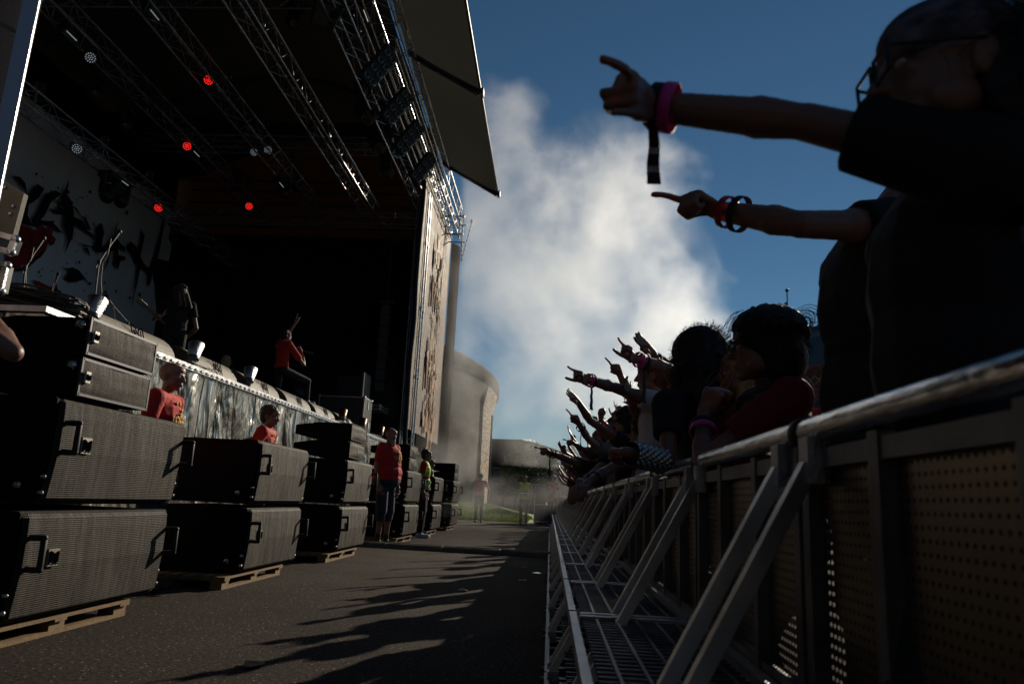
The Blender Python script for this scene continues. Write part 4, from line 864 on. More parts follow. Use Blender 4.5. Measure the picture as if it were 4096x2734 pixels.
hb = thing('sky_block_hall', 'unseen dark hall added behind the photographer to block sky light', 'building', (0, -24, 0)); MB().box((0, -30, 6.5), (70, 12, 13)).build('wall', M_rust, hb)  # unseen building added to cut the sky light from behind the camera
for k in range(9): MB().box((-24 + k * 6, -23.97, 4), (2, .08, 3)).build('window', M_steel, hb)  # windows of the unseen hall added to block sky light
# tents
M_tent = mat('tent_cloth', (.72, .74, .76), .6)
for (px, py, Y, w, lab) in ((571, 437, 42, 1.05, 'white pointed tent roof, the taller one behind the raised hands'), (575, 466, 40, 1.5, 'low white tent roof partly hidden in the smoke')):
    c = ony(px, py, Y); t = thing('tent', lab, 'tent', (c.x, Y, 0)); h = c.z; e = h - w * 1.55 if h > 4 else h - 1.1
    m = MB(); N = 6; 
    pr = [(w * (1 - k / N) ** 1.7 + .03, e + (h - e) * (k / N)) for k in range(N + 1)]
    m.lathe([(a * 1.3, b) for a, b in pr], (c.x, Y, 0), Matrix.Rotation(R(45), 3, 'Z'), 4, smooth=False).build('roof', M_tent, t)
    m = MB()
    for sx in (-1, 1):
        for sy in (-1, 1): m.tube((c.x + sx * w * .85, Y + sy * w * .85, 0), (c.x + sx * w * .85, Y + sy * w * .85, e + .02), .03)
    m.build('pole', M_alu_dull, t)
# dark containers beside the far end of the barrier
for (x, y, w, h, lab) in ((1.1, 30.5, 1.6, 2.2, 'dark blue storage container at the far end of the pit'), (-.15, 29.5, .9, 1.5, 'black equipment cabinet with metal edges beside the container')):
    t = thing('storage_container', lab, 'container', (x, y, 0)); MB().box((x, y + .6, h / 2), (w, 1.2, h), None, .02).build('body', mat('dark_blue_paint', (.012, .02, .03), .6), t)
    m = MB()
    for sx in (-1, 1): m.box((x + sx * w / 2, y, h / 2), (.03, .03, h))
    for z in (.1, h * .5, h): m.box((x, y, z), (w, .03, .03))
    m.build('frame', M_alu_dull, t)
lt = thing('street_lamp', 'old bowl shaped lamp on a bracket in front of the long building', 'lamp', (-3.4, 50, 0)); p = ony(481, 492 - 6, 50)
MB().tube((p.x, 50, 0), (p.x, 50, p.z + .6), .05).tube((p.x - .7, 50, p.z + .25), (p.x + .7, 50, p.z + .25), .04).build('pole', M_steel, lt)
MB().lathe([(.05, .22), (.25, .12), (.42, -.12), (.40, -.14)], (p.x + .1, 50, p.z), None, 18, cap=False).build('lamp_shade', mat('copper', (.5, .35, .25), .35, .8), lt)
# tree
M_leaf1 = mat('foliage', (.045, .075, .018), .6, var=.55, scale=1.5); M_bark = mat('bark', (.05, .04, .03), .9)
def tree(x, y, h, w, lab, nb=70, seed=3):
    rnd = random.Random(seed); t = thing('tree', lab, 'tree', (x, y, 0), 'trees behind the pit'); tr = MB(); tr.tube((x, y, 0), (x + .05, y, h * .45), .13, .09, 8); cl = []
    for k in range(nb):
        a = rnd.uniform(0, 6.28); rr = w * math.sqrt(rnd.random()) * (.55 + .45 * math.sin(3 * a + seed)); z = h * rnd.uniform(.3, 1.0); f = math.sqrt(max(0, 1 - ((z / h - .6) / .42) ** 2)); c = V((x + rr * f * math.cos(a), y + rr * f * math.sin(a), z)); cl.append(c)
        if k % 4 == 0: tr.tube((x + .03, y, h * .3), c, .04, .01, 5)
    tr.build('trunk', M_bark, t); m = MB()
    for c in cl:
        s = rnd.uniform(.22, .48) * w / 1.6
        for q in range(120):
            d = V((rnd.gauss(0, 1), rnd.gauss(0, 1), rnd.gauss(0, .8))).normalized() * s * rnd.random() ** .4; p = c + d
            u = V((rnd.uniform(-1, 1), rnd.uniform(-1, 1), rnd.uniform(-1, 1))).normalized() * .07; v = u.orthogonal().normalized() * .045
            m.add([p - u, p - v, p + u, p + v], [(0, 1, 2, 3)])
    m.build('crown', M_leaf1, t)
tree(-1.5, 47, 4.3, 1.5, 'bushy green tree in the middle, directly behind the man in the yellow vest', 70, 3); tree(-.1, 49, 3.7, 1.3, 'lower green tree just right of the taller bushy one', 50, 5); tree(-2.9, 46, 3.1, .7, 'small green bush tree left of the man in the yellow vest', 26, 8)
# small clouds near the horizon
# ------------------------------------------------------------------ people
M_skin = mat('skin', (.24, .125, .09), .5, var=.12, scale=8, bump=.05); M_skin.node_tree.nodes['Principled BSDF'].inputs['Subsurface Weight'].default_value = .08
M_tee_k = mat('black_cotton', (.010, .010, .012), .9, var=.3, bump=.4, bscale=9); M_tee_r = mat('red_cotton', (.50, .014, .010), .8, var=.12, bump=.5, bscale=9)
M_tee_dr = mat('dark_red_cotton', (.16, .008, .014), .85, var=.15, bump=.5, bscale=9); M_tee_w = mat('white_cotton', (.6, .6, .62), .85, bump=.4, bscale=9); M_tee_g = mat('grey_cotton', (.12, .12, .13), .85, bump=.4, bscale=9)
M_denim = mat('dark_denim', (.022, .035, .055), .85, var=.3, bump=.3, bscale=30); M_jeansk = mat('black_denim', (.010, .010, .012), .8, bump=.3)
M_vest = mat('battle_vest_denim', (.016, .017, .020), .9, var=.4, scale=12, bump=.4, bscale=30)
M_hiv = mat('yellow_safety_vest', (.50, .75, .03), .6, var=.08); M_refl = mat('reflective_tape', (.35, .36, .36), .35, .3)
M_boot = mat('black_leather', (.015, .014, .013), .5); M_shoe = mat('white_shoe', (.55, .55, .56), .6)
M_hk = mat('black_hair', (.008, .007, .007), .6, bump=.5, bscale=60); M_hb = mat('brown_hair', (.06, .03, .015), .55, bump=.5, bscale=60); M_hy = mat('blond_hair', (.42, .26, .10), .5, bump=.5, bscale=60); M_hg = mat('grey_beard', (.30, .25, .20), .8)
M_pink = mat('pink_wristband', (.75, .04, .36), .5); M_rband = mat('red_wristband', (.45, .02, .02), .4); M_kband = mat('black_wristband', (.01, .01, .01), .7)
M_print = mat('shirt_print', (.52, .26, .03), .7, var=.4, scale=25); M_gf = mat('glasses_frame', (.008, .008, .008), .3); M_bandana = mat('bandana_cloth', (.10, .095, .12), .8, var=.98, scale=24, stretch=(1, .5, 1.6)); M_bprint = mat('bandana_print', (.33, .31, .36), .8, var=.5, scale=30)
M_eye = mat('eye', (.5, .48, .45), .2)
def frame_of(f, up=V((0, 0, 1))):
    f = V(f).normalized(); r = f.cross(up).normalized(); u = r.cross(f); return r, f, u
def hand(m, w, d, n, pose, s=1.0, right=True, thick=1.0):
    """w wrist, d pointing direction, n palm normal; a palm, five jointed fingers and a thumb on its side"""
    d = V(d).normalized(); n = V(n); n = (n - d * n.dot(d)).normalized(); a = d.cross(n) * (1 if right else -1)      # a points to the thumb side
    P = lambda x, y, z=0: w + (d * x + a * y + n * z) * s
    for y in (-.030, -.010, .010, .028): m.cap(P(.0, y * .55), P(.088 - abs(y) * .25, y), .0165 * s, .0115 * s, 8)
    m.cap(P(.02, .018, .006), P(.05, .026, .008), .019 * s, .015 * s, 8)
    ln = {'i': (.043, .026, .020), 'm': (.047, .030, .021), 'r': (.043, .028, .020), 'p': (.034, .021, .017)}
    ys = {'i': .031, 'm': .010, 'r': -.011, 'p': -.030}
    ext = {'horn': 'ip', 'point': 'i', 'fist': '', 'peace': 'im', 'open': 'imrp', 'ok': 'mrp', 'relax': 'imrp', 'grip': ''}[pose]
    for k in 'imrp':
        b = P(.086 - abs(ys[k]) * .18, ys[k]); r_ = (.0098 if k != 'p' else .0086) * s * thick
        if k in ext: bend = (4, 10, 8) if pose not in ('relax', 'open') else ((28, 38, 25) if pose == 'relax' else (8, 12, 10))
        else: bend = (72, 95, 60) if pose != 'ok' else (45, 50, 35)
        th = 0; sp = (ys[k] / .031) * (.10 if k in ext else 0)
        for L_, bd in zip(ln[k], bend):
            th += R(bd); dd = d * math.cos(th) + n * math.sin(th) + a * sp * math.cos(th); e = b + dd.normalized() * L_ * s
            m.cap(b, e, r_, r_ * .9, 8); b = e; r_ *= .93
    if pose in ('open',): t1, t2, t3 = P(.015, .034, .004), P(.045, .062, .008), P(.072, .075, .008)
    elif pose == 'ok': t1, t2, t3 = P(.015, .032, .008), P(.045, .050, .030), P(.078, .040, .045)
    elif pose == 'relax': t1, t2, t3 = P(.015, .034, .006), P(.045, .050, .022), P(.075, .045, .032)
    else: t1, t2, t3 = P(.018, .034, .008), P(.048, .040, .030), P(.066, .010, .042)
    m.cap(t1, t2, .0125 * s, .0105 * s, 8); m.cap(t2, t3, .0105 * s, .0090 * s, 8)
def head_shape(m, c, r, f, u, s=1.0):
    Q = Matrix((r, f, u)).transposed(); P = lambda x, y, z: c + (r * x + f * y + u * z) * s
    E = lambda p, q: m.ell(P(*p), [k * s for k in q], Q, 14, 10)
    E((0, -.012, .032), (.076, .098, .084)); E((0, .022, -.02), (.066, .074, .072)); E((0, .040, -.062), (.048, .048, .040)); E((0, .068, -.092), (.022, .020, .017))
    E((0, .058, .052), (.056, .040, .040)); E((0, .084, .022), (.050, .012, .009)); E((.030, .072, -.008), (.024, .016, .018)); E((-.030, .072, -.008), (.024, .016, .018))
    m.cap(P(0, .088, .018), P(0, .110, -.022), .0085 * s, .0125 * s, 8); E((.011, .098, -.025), (.009, .010, .008)); E((-.011, .098, -.025), (.009, .010, .008))
    E((0, .088, -.052), (.024, .012, .007)); E((0, .086, -.063), (.020, .011, .007))
    for q in (-1, 1):
        E((q * .077, -.010, -.008), (.010, .019, .031)); E((q * .081, -.018, -.002), (.008, .010, .022))
    for q in (-.052, .052): E((q, .02, -.055), (.02, .04, .03))
def person(lab, pos, yaw, hgt=1.76, arms=None, head=None, lean=(0, 0), legs=None, shirt=None, pants=None, shoe=None, hair=None, hairm=None, fat=1.0, vox=.009, sleeve=.55, group=None, vest=None, bands=None, extra=None, sleeve_long=False, prints=False, skin=None, crouch=0, hcen=None, slr=.006, armk=.86):
    """pos: feet on the ground; yaw: heading from +Y towards -X; arms: {'L':[elbow, wrist, tip, pose], 'R': ...} world points (None = hanging)"""
    s = hgt / 1.76; pos = V(pos); f = V((-math.sin(R(yaw)), math.cos(R(yaw)), 0)); r = f.cross(V((0, 0, 1))); Z = V((0, 0, 1)); sk = skin or M_skin
    t = thing('person', lab, 'person', pos, group)
    lv = f * lean[0] + r * lean[1]
    gpos = pos; pos = pos - Z * crouch
    pel = pos + Z * .95 * s + lv * .15; wst = pos + Z * 1.06 * s + lv * .35; ch = pos + Z * 1.30 * s + lv * .8; nk = pos + Z * 1.48 * s + lv; sh = {q: pos + Z * 1.425 * s + lv + r * (.185 * s * (1 if q == 'R' else -1)) for q in 'LR'}
    hf, hu = (head if head else (f, Z)); hf = V(hf).normalized(); hr = hf.cross(V(hu)).normalized(); hu = hr.cross(hf)
    hc = nk + (Z * .135 + hf * .025) * s if hcen is None else V(hcen)
    A = {}
    for q in 'LR':
        a = (arms or {}).get(q)
        sg = 1 if q == 'R' else -1
        if a is None:
            e = sh[q] + r * sg * .05 * s - Z * .285 * s - f * .03; w = e - Z * .25 * s + f * .06 * s + r * sg * .01; tip = w - Z * .15 + f * .03; pose = 'relax'; a = [e, w, tip, pose]
        elif len(a) == 5: sh[q] = a[4]
        A[q] = a
    if legs is None:
        legs = {q: [gpos + Z * (.5 * s - crouch * .3) + r * (.095 * s * g_) + f * (.02 + crouch * .5), gpos + Z * .085 * s + r * (.105 * s * g_)] for q, g_ in (('L', -1), ('R', 1))}
    hip = {q: pel - Z * .04 * s + r * (.09 * s * (1 if q == 'R' else -1)) for q in 'LR'}
    toes = {q: (legs[q][2] if len(legs[q]) > 2 else f) for q in 'LR'}
    m = MB()
    Q = Matrix((r, f, Z)).transposed()
    m.ell(ch, (.165 * s * (fat * .5 + .5), .105 * s * fat, .17 * s), Q); m.ell(wst + f * .03 * (fat - 1), (.145 * s * fat, .100 * s * fat, .16 * s), Q); m.ell(pel, (.155 * s * (fat * .6 + .4), .115 * s * fat, .12 * s), Q)
    m.cap(sh['L'], sh['R'], .062 * s, .062 * s); m.cap(ch + Z * .1, nk, .075 * s, .052 * s); m.cap(nk, hc - hu * .03 * s, .055 * s, .052 * s)
    head_shape(m, hc, hr, hf, hu, s)
    for q in 'LR':
        e, w, tip, pose = A[q][:4]; e, w, tip = V(e), V(w), V(tip)
        m.cap(sh[q], sh[q].lerp(e, .45), .058 * s * armk, .051 * s * (fat * .4 + .6) * armk); m.cap(sh[q].lerp(e, .4), e, .050 * s * armk, .040 * s * armk); m.ell(e, (.036 * s * armk * 1.1,) * 3)
        m.cap(e, e.lerp(w, .30), .038 * s * armk, .046 * s * armk); m.cap(e.lerp(w, .30), w, .046 * s * armk, .0255 * s); m.cap(w, w + (tip - w).normalized() * .03, .026 * s, .022 * s)
        dv = (tip - w).normalized(); pn = A[q][5] if len(A[q]) > 5 else None
        if pn is None:
            pn = V((0, 0, -1)) if abs(dv.z) < .75 else (-f if dv.z > 0 else -r * (1 if q == 'R' else -1))
        hand(m, w + dv * .012, dv, pn, pose, s * (1.0 if vox < .008 else 1.08), q == 'R', 1.0 if vox < .006 else 1.15)
        k, an = legs[q][0], legs[q][1]; k, an = V(k), V(an)
        m.cap(hip[q], hip[q].lerp(k, .5), .092 * s, .074 * s); m.cap(hip[q].lerp(k, .5), k, .074 * s, .054 * s); m.cap(k, k.lerp(an, .35), .053 * s, .055 * s); m.cap(k.lerp(an, .35), an, .055 * s, .036 * s)
        tf = V(toes[q]); m.cap(an - Z * .04 * s, an - Z * .05 * s + tf * .15 * s, .034 * s, .026 * s)
    body = blob('body', m, vox, sk, t, 1)
    for q in (-1, 1):
        MB().ell(hc + (hr * q * .030 + hf * .0815 + hu * .006) * s, (.0125 * s, .009 * s, .008 * s), Matrix((hr, hf, hu)).transposed(), 8, 6).build('eye', M_eye, t)
    # shirt
    sm_ = shirt or M_tee_k; g = .012; m = MB()
    m.ell(ch, (.165 * s * (fat * .5 + .5) + g, .105 * s * fat + g, .17 * s + g), Q); m.ell(wst + f * .03 * (fat - 1), (.145 * s * fat + g + .008, .100 * s * fat + g + .008, .16 * s + g), Q)
    m.ell((ch + wst) / 2, (.158 * s * (fat * .6 + .4) + g, .106 * s * fat + g, .20 * s), Q); m.ell((wst + pel) / 2, (.156 * s * (fat * .6 + .4) + g, .112 * s * fat + g, .17 * s), Q)
    m.ell(pel + Z * .03, (.155 * s * (fat * .6 + .4) + g + .006, .115 * s * fat + g + .006, .10 * s), Q)
    m.cap(sh['L'], sh['R'], .062 * s + g, .062 * s + g); m.cap(ch + Z * .1, nk - Z * .02, .078 * s + g, .048 * s + g)
    for q in 'LR':
        e, w = V(A[q][0]), V(A[q][1]); k = sh[q].lerp(e, sleeve)
        m.ell(sh[q], (.064 * s + g,) * 3); m.tube(sh[q], k, .060 * s + g, .054 * s * armk + g + slr, 18)
        if sleeve_long: m.cap(k, e, .058 * s, .050 * s); m.cap(e, w, .050 * s, .036 * s)
    so = blob('tshirt' if not sleeve_long else 'shirt', m, vox * 1.1, sm_, t, 2)
    if prints:
        pm = MB(); rnd = random.Random(5); y0 = .105 * s * fat + g + .006
        for k in range(26):
            a = rnd.gauss(0, .30); zz = rnd.gauss(0, .055); fl = math.sqrt(max(.05, 1 - (math.sin(a) * .9) ** 2 - (zz / .2) ** 2))
            c = ch - Z * .02 + r * math.sin(a) * .17 * s * 1.0 + f * (y0 * fl + .004) + Z * zz
            pm.ell(c, (.022, .007, .018), Q, 7, 5)
        pm.build('print', M_print, so)
    if vest:
        m = MB(); g2 = g + .016; m.ell(ch, (.165 * s * (fat * .5 + .5) + g2, .105 * s * fat + g2, .17 * s + g2), Q); m.ell(wst, (.145 * s * fat + g2 + .008, .100 * s * fat + g2 + .01, .17 * s + g2), Q); m.cap(sh['L'].lerp(sh['R'], .1), sh['L'].lerp(sh['R'], .9), .064 * s + g2, .064 * s + g2)
        vo = blob('vest', m, vox * 1.1, vest, t, 2)
        if vest is M_hiv:
            for z in (-.20, -.07):
                rg = MB(); c = wst + Z * (z + .1); rx, ry = .145 * s * fat + g2 + .018, .100 * s * fat + g2 + .020; N = 28
                vs = [c + r * rx * math.cos(6.283 * i / N) + f * ry * math.sin(6.283 * i / N) + Z * dz for dz in (-.025, .025) for i in range(N)]
                rg.add(vs, [(i, (i + 1) % N, N + (i + 1) % N, N + i) for i in range(N)], True); rg.build('reflective_strip', M_refl, vo)
        else:
            for (cx_, cz_, w_, mm_) in ((.07, .05, .05, M_bprint), (-.06, .10, .035, M_rband), (.02, -.12, .06, M_bprint)):
                MB().box(ch - f * (.105 * s + g2 + .004) + r * cx_ + Z * cz_, (w_, .006, w_ * .7), Q).build('patch', mm_, vo)
    m = MB(); g = .012
    m.ell(pel - Z * .01, (.155 * s * (fat * .6 + .4) + g, .115 * s * fat + g, .12 * s), Q); short = pants == 'shorts'
    for q in 'LR':
        k, an = V(legs[q][0]), V(legs[q][1]); m.cap(hip[q], k, .094 * s + g, .066 * s + g * (2 if short else .6)); 
        m.cap(k, k.lerp(an, .25 if short else .93), .066 * s + g * (2 if short else .4), .062 * s + .01 if short else .048 * s)
    blob('shorts' if short else 'trousers', m, vox * 1.3, M_denim if short or pants is None else pants, t, 2)
    for q in 'LR':
        an = V(legs[q][1]); tf = V(toes[q]); tf.z = min(0, tf.z) * 0; m = MB(); b = an - Z * .045 * s; m.cap(b - tf * .05 * s, b + tf * .16 * s, .042 * s, .036 * s); m.cap(b + Z * .005, an + Z * (.10 if shoe is None else .0), .046 * s, .045 * s); m.box(b + tf * .06 * s - Z * .03 * s, (.08 * s, .27 * s, .022 * s), Matrix((tf.cross(Z), tf, Z)).transposed())
        blob('shoe', m, .014, shoe or M_boot, t, 2)
    HQ = Matrix((hr, hf, hu)).transposed(); HP = lambda x, y, z: hc + (hr * x + hf * y + hu * z) * s
    hm = hairm or M_hk
    if hair in ('short', 'bun', 'long', 'bob', 'curly'):
        m = MB(); g = {'short': .012, 'bun': .008, 'long': .018, 'bob': .030, 'curly': .05}[hair]
        m.ell(HP(0, -.028, .045), ((.076 + g) * s, (.090 + g) * s, (.080 + g) * s), HQ); m.ell(HP(0, -.055, .0), ((.070 + g) * s, (.055 + g) * s, (.075 + g) * s), HQ)
        if hair == 'bob':
            m.ell(HP(0, .03, .075), (.080 * s, .07 * s, .042 * s), HQ); m.ell(HP(.07, -.03, -.01), (.022, .045, .085), HQ); m.ell(HP(-.07, -.03, -.01), (.022, .045, .085), HQ); m.ell(HP(0, -.10, -.03), (.08, .05, .08), HQ)
        if hair == 'bun': m.ell(HP(0, -.06, .135), (.026, .026, .03), HQ)
        if hair == 'long':
            for q in (-1, 0, 1): m.cap(HP(q * .06, -.05, 0), HP(q * .085, -.10, -.30), .05 * s, .035 * s)
            for q in (-1, 1): m.cap(HP(q * .075, .0, .04), HP(q * .09, .02, -.22), .026, .02)
        if hair == 'curly':
            m.ell(HP(0, -.06, -.04), (.15, .13, .13), HQ); m.ell(HP(0, -.07, -.17), (.165, .13, .14), HQ); m.ell(HP(0, -.09, -.27), (.13, .10, .11), HQ)
        rnd = random.Random(int(abs(pos.y) * 100))
        if hair != 'curly':
            for k in range({'short': 50, 'bun': 24, 'long': 60, 'bob': 110}[hair]):
                a = rnd.uniform(0, 6.28); R0 = .078 + g; fr = math.sin(a) > .35; b0 = rnd.uniform(.45, 1.0); b1 = b0 - rnd.uniform(.3, .75); b1 = max(b1, .30 if fr else (-.75 if hair != 'short' else -.35)); tw = rnd.uniform(-.5, .5); q_ = []
                for i_ in range(4):
                    b = b0 + (b1 - b0) * i_ / 3; aa = a + tw * i_ / 3; c_ = math.sqrt(max(0.02, 1 - b * b)); q_.append(HP(R0 * 1.0 * math.cos(aa) * c_, -.028 + (R0 + .014) * math.sin(aa) * c_, .045 + R0 * b + (.004 if hair != 'bob' else .008) * rnd.random()) + (hr * math.cos(aa) + hf * math.sin(aa)) * (.018 * i_ / 3 * rnd.random() * (hair in ('bob', 'long'))))
                for i_ in range(3): m.cap(q_[i_], q_[i_ + 1], .012 - .0025 * i_, .012 - .0025 * (i_ + 1), 6)
        else:
            for k in range(70):
                a = rnd.uniform(0, 6.28); b = rnd.uniform(-1, 1); c_ = math.sqrt(1 - b * b); m.ell(HP(.135 * math.cos(a) * c_, -.055 + .12 * math.sin(a) * c_, -.06 + .19 * b), (.028, .028, .028), None, 8, 6)
        ho = blob('hair', m, vox * 1.0, hm, t, 1)
        st_ = MB(); K = {'short': 160, 'bun': 60, 'long': 160, 'bob': 420, 'curly': 2400}[hair]
        for k in range(K):
            a = rnd.uniform(0, 6.28); b = rnd.uniform(-.1, 1) if hair != 'curly' else rnd.uniform(-1, 1); R0 = .080 + g * .9
            if hair == 'curly': c0 = HP((.15) * math.cos(a) * math.sqrt(max(0, 1 - b * b)), -.05 + .13 * math.sin(a) * math.sqrt(max(0, 1 - b * b)), -.05 + .20 * b); L_ = .055
            else: c0 = HP(R0 * math.cos(a) * math.sqrt(max(0, 1 - b * b)), -.03 + (R0 + .012) * math.sin(a) * math.sqrt(max(0, 1 - b * b)), .045 + R0 * b); L_ = .05 if hair != 'long' else .12
            if (c0 - hc).dot(hf) > .05 and (c0 - hc).dot(hu) < .05 and hair != 'curly': continue
            dn = (c0 - HP(0, -.03, .02)).normalized(); p = c0 - dn * .012; w = .0009 * (vox / .007)
            pts = [p]
            for j in range(4):
                cd = (dn * (1 if hair == 'curly' else .35) + V((rnd.gauss(0, .6), rnd.gauss(0, .6), rnd.gauss(0, .6))) * (1.0 if hair == 'curly' else .35) - Z * (.25 if hair == 'curly' else .8)).normalized(); p = p + cd * L_ / 3; pts.append(p)
            for j in range(4):
                x = (pts[j + 1] - pts[j]).cross(ray(512, 341)).normalized() * w; st_.add([pts[j] - x, pts[j] + x, pts[j + 1] + x * .6, pts[j + 1] - x * .6], [(0, 1, 2, 3)])
        st_.build('strands', hm, ho)
    elif hair == 'beard':
        m = MB(); m.ell(HP(0, .055, -.085), (.058, .050, .050), HQ); m.ell(HP(0, .075, -.125), (.040, .035, .045), HQ); m.ell(HP(0, .05, -.05), (.066, .03, .03), HQ); blob('beard', m, vox, M_hg, t, 2); m = MB(); m.ell(HP(0, -.035, .05), (.082, .092, .080), HQ); blob('hair', m, vox, M_hb, t, 2)
    for bd in bands or []:
        q, u, mm_, tail = bd; e, w = V(A[q][0]), V(A[q][1]); c = e.lerp(w, u); d = (w - e).normalized(); rr = (.030 + (1 - u) * .03) * s + .006
        b_ = MB().lathe([(rr, -.011), (rr + .003, -.010), (rr + .003, .010), (rr, .011)], c, aim(d), 18, cap=False).build('wristband', mm_, t)
        if tail:
            x = V((1, 0, 0)).cross(d).normalized() * 0 + d * .009; m = MB(); p = c - Z * rr
            for k in range(5):
                p2 = p - Z * .022 * tail + V((.004, .003, 0)) * ((-1) ** k); wd = x * (1 + k * .12); m.add([p - wd, p + wd, p2 + wd * 1.1, p2 - wd * 1.1], [(0, 1, 2, 3)]); p = p2
            m.build('ribbon', mm_, b_)
    if extra: extra(t, dict(hc=hc, hr=hr, hf=hf, hu=hu, s=s, HP=HP, HQ=HQ, ch=ch, f=f, r=r, A=A, sh=sh, vox=vox, nk=nk, pel=pel))
    return t
def glasses(t, d):
    HP, HQ = d['HP'], d['HQ']; m = MB()
    for q in (-1, 1):
        c = (q * .034, .112, .004); P = [HP(c[0] - .028, c[1], c[2] + .020), HP(c[0] + .028, c[1], c[2] + .020), HP(c[0] + .026, c[1] - .002, c[2] - .020), HP(c[0] - .026, c[1] - .002, c[2] - .020)]
        for i in range(4): m.tube(P[i], P[(i + 1) % 4], .0030, n=6)
        m.tube(HP(q * .062, .110, .018), HP(q * .086, -.01, .014), .0030, n=6)
    m.tube(HP(-.008, .112, .012), HP(.008, .112, .012), .003, n=6); m.build('glasses', M_gf, t)
def cap_hat(mm_, brim=True, dots=None):
    def fn(t, d):
        HP, HQ = d['HP'], d['HQ']; m = MB(); m.ell(HP(0, -.012, .055), (.093, .112, .088), HQ, 16, 10); o = m.build('cap', mm_, t)
        if brim: MB().ell(HP(0, .10, .055), (.07, .075, .010), HQ).build('brim', mm_, o)
    return fn
Zv = V((0, 0, 1))
def arm_px(sh_px, Y, el_px, wr_px, tip_px, pose, s1=1, s2=1, s3=1, Lu=.285, Lf=.255, pn=None, jump=.0):
    """joints of an arm from the picture: shoulder at depth Y, then bones of real length"""
    sh = ony(*sh_px, Y); e = reach(sh, *el_px, Lu, s1); w = reach(e, *wr_px, Lf, s2); tp = reach(w, *tip_px, .18, s3)
    a = [e, w, tp, pose, sh]
    if pn is None and pose in ('horn', 'ok', 'peace', 'open'): pn = (.15, -1, .2)
    if pn: a.append(V(pn))
    return a
def from_shoulder(a, side, yaw, hgt_guess=None, lean=(0, 0), minx=.66):
    """where the feet stand so that the shoulder of this arm sits on the body"""
    sh = a[4]; f = V((-math.sin(R(yaw)), math.cos(R(yaw)), 0)); r = f.cross(Zv); h = hgt_guess or min(1.92, max(1.70, sh.z / 1.425 * 1.76)); s = h / 1.76
    c = sh - r * (.185 * s * (1 if side == 'R' else -1)) - (f * lean[0] + r * lean[1]); return V((max(minx, c.x), c.y, 0)), h
# ---- the tall fan in the foreground
a1 = arm_px((955, 147), .94, (806, 122), (652, 106), (617, 84), 'horn', 1, 1, -1, .27, .262, pn=(-.15, 1, .25))
def fan_extra(t, d):
    HP, HQ = d['HP'], d['HQ']; glasses(t, d)
    m = MB(); m.ell(HP(0, .000, .056), (.088, .108, .072), HQ, 18, 10); m.cap(HP(-.04, .075, .035), HP(.04, .075, .035), .022, .022); m.ell(HP(0, -.11, .04), (.03, .03, .03), HQ); o = blob('bandana', m, .008, M_bandana, t, 2)
    # ponytail of bushy hair behind the cloth
    m = MB(); rnd = random.Random(9)
    for k in range(3400):
        p = HP(rnd.gauss(0, .06), -.085 + rnd.gauss(0, .045), .07 + rnd.gauss(0, .06)); dd = (HP(0, -.3, -.05) - HP(0, -.1, .06)).normalized() * .8 + V((rnd.gauss(0, .55), rnd.gauss(0, .55), rnd.gauss(0, .55))); dd.normalize()
        for j in range(4):
            p2 = p + dd * .026; dd = (dd + V((rnd.gauss(0, .4), rnd.gauss(0, .4), rnd.gauss(0, .4) - .15))).normalized(); x = dd.orthogonal().normalized() * .0009; m.add([p - x, p + x, p2 + x, p2 - x], [(0, 1, 2, 3)]); p = p2
    m.build('hair', M_hk, t)
    m = MB(); m.ell(HP(0, -.06, -.02), (.088, .075, .09), HQ); m.ell(HP(0, -.10, -.13), (.08, .06, .10), HQ); m.ell(HP(-.070, -.045, -.03), (.024, .045, .085), HQ); m.ell(HP(.070, -.045, -.03), (.024, .045, .085), HQ); blob('hair', m, .008, M_hk, t, 1)
    # beads on the wrist and a striped ribbon tail
    e, w = d['A']['L'][0], d['A']['L'][1]; c = e.lerp(w, .99); dr = (w - e).normalized()
    b = MB().lathe([(.031, -.012), (.036, -.010), (.036, .010), (.031, .012)], c, aim(dr), 18, cap=False).build('wristband', M_kband, t)
    m = MB(); r_, f_, u_ = frame_of(dr)
    for k in range(14):
        a = 6.283 * k / 14; m.ell(c - dr * .016 + (r_ * math.cos(a) + u_ * math.sin(a)) * .035, (.007, .007, .007), None, 6, 4)
    m.build('beads', M_kband, b)
    m = MB(); m2 = MB(); p = c - Zv * .034
    for k in range(10):
        p2 = p - Zv * .0115 + V((.001 * math.sin(k), 0, 0)); w_ = V((.0085 + .0004 * k, 0, .0)); (MB() if k % 3 == 1 and k > 3 else m).add([p - w_, p + w_, p2 + w_, p2 - w_], [(0, 1, 2, 3)]) if not (k % 3 == 1 and k > 3) else MB().add([p - w_, p + w_, p2 + w_, p2 - w_], [(0, 1, 2, 3)]).build('ribbon_stripe', M_bprint, b); p = p2
    m.build('ribbon', M_kband, b)
p1 = V((.655, 1.24, 0))
yawf = 80
person('tall person in black t-shirt and bandana at the right edge, one arm out', p1, yawf, 1.84, {'L': a1 + [], 'R': None}, crouch=.17, hcen=ony(951, 80, 1.07), head=(V((-1, .05, .02)), V((.10, 0, 1))), shirt=M_tee_k, pants=M_jeansk, hair=None, vox=.0055, slr=.006, armk=.76, sleeve=.72, bands=[('L', .88, M_pink, 0), ('L', .96, M_kband, 0)], extra=fan_extra, fat=1.0, group='fans leaning over the crowd barrier')
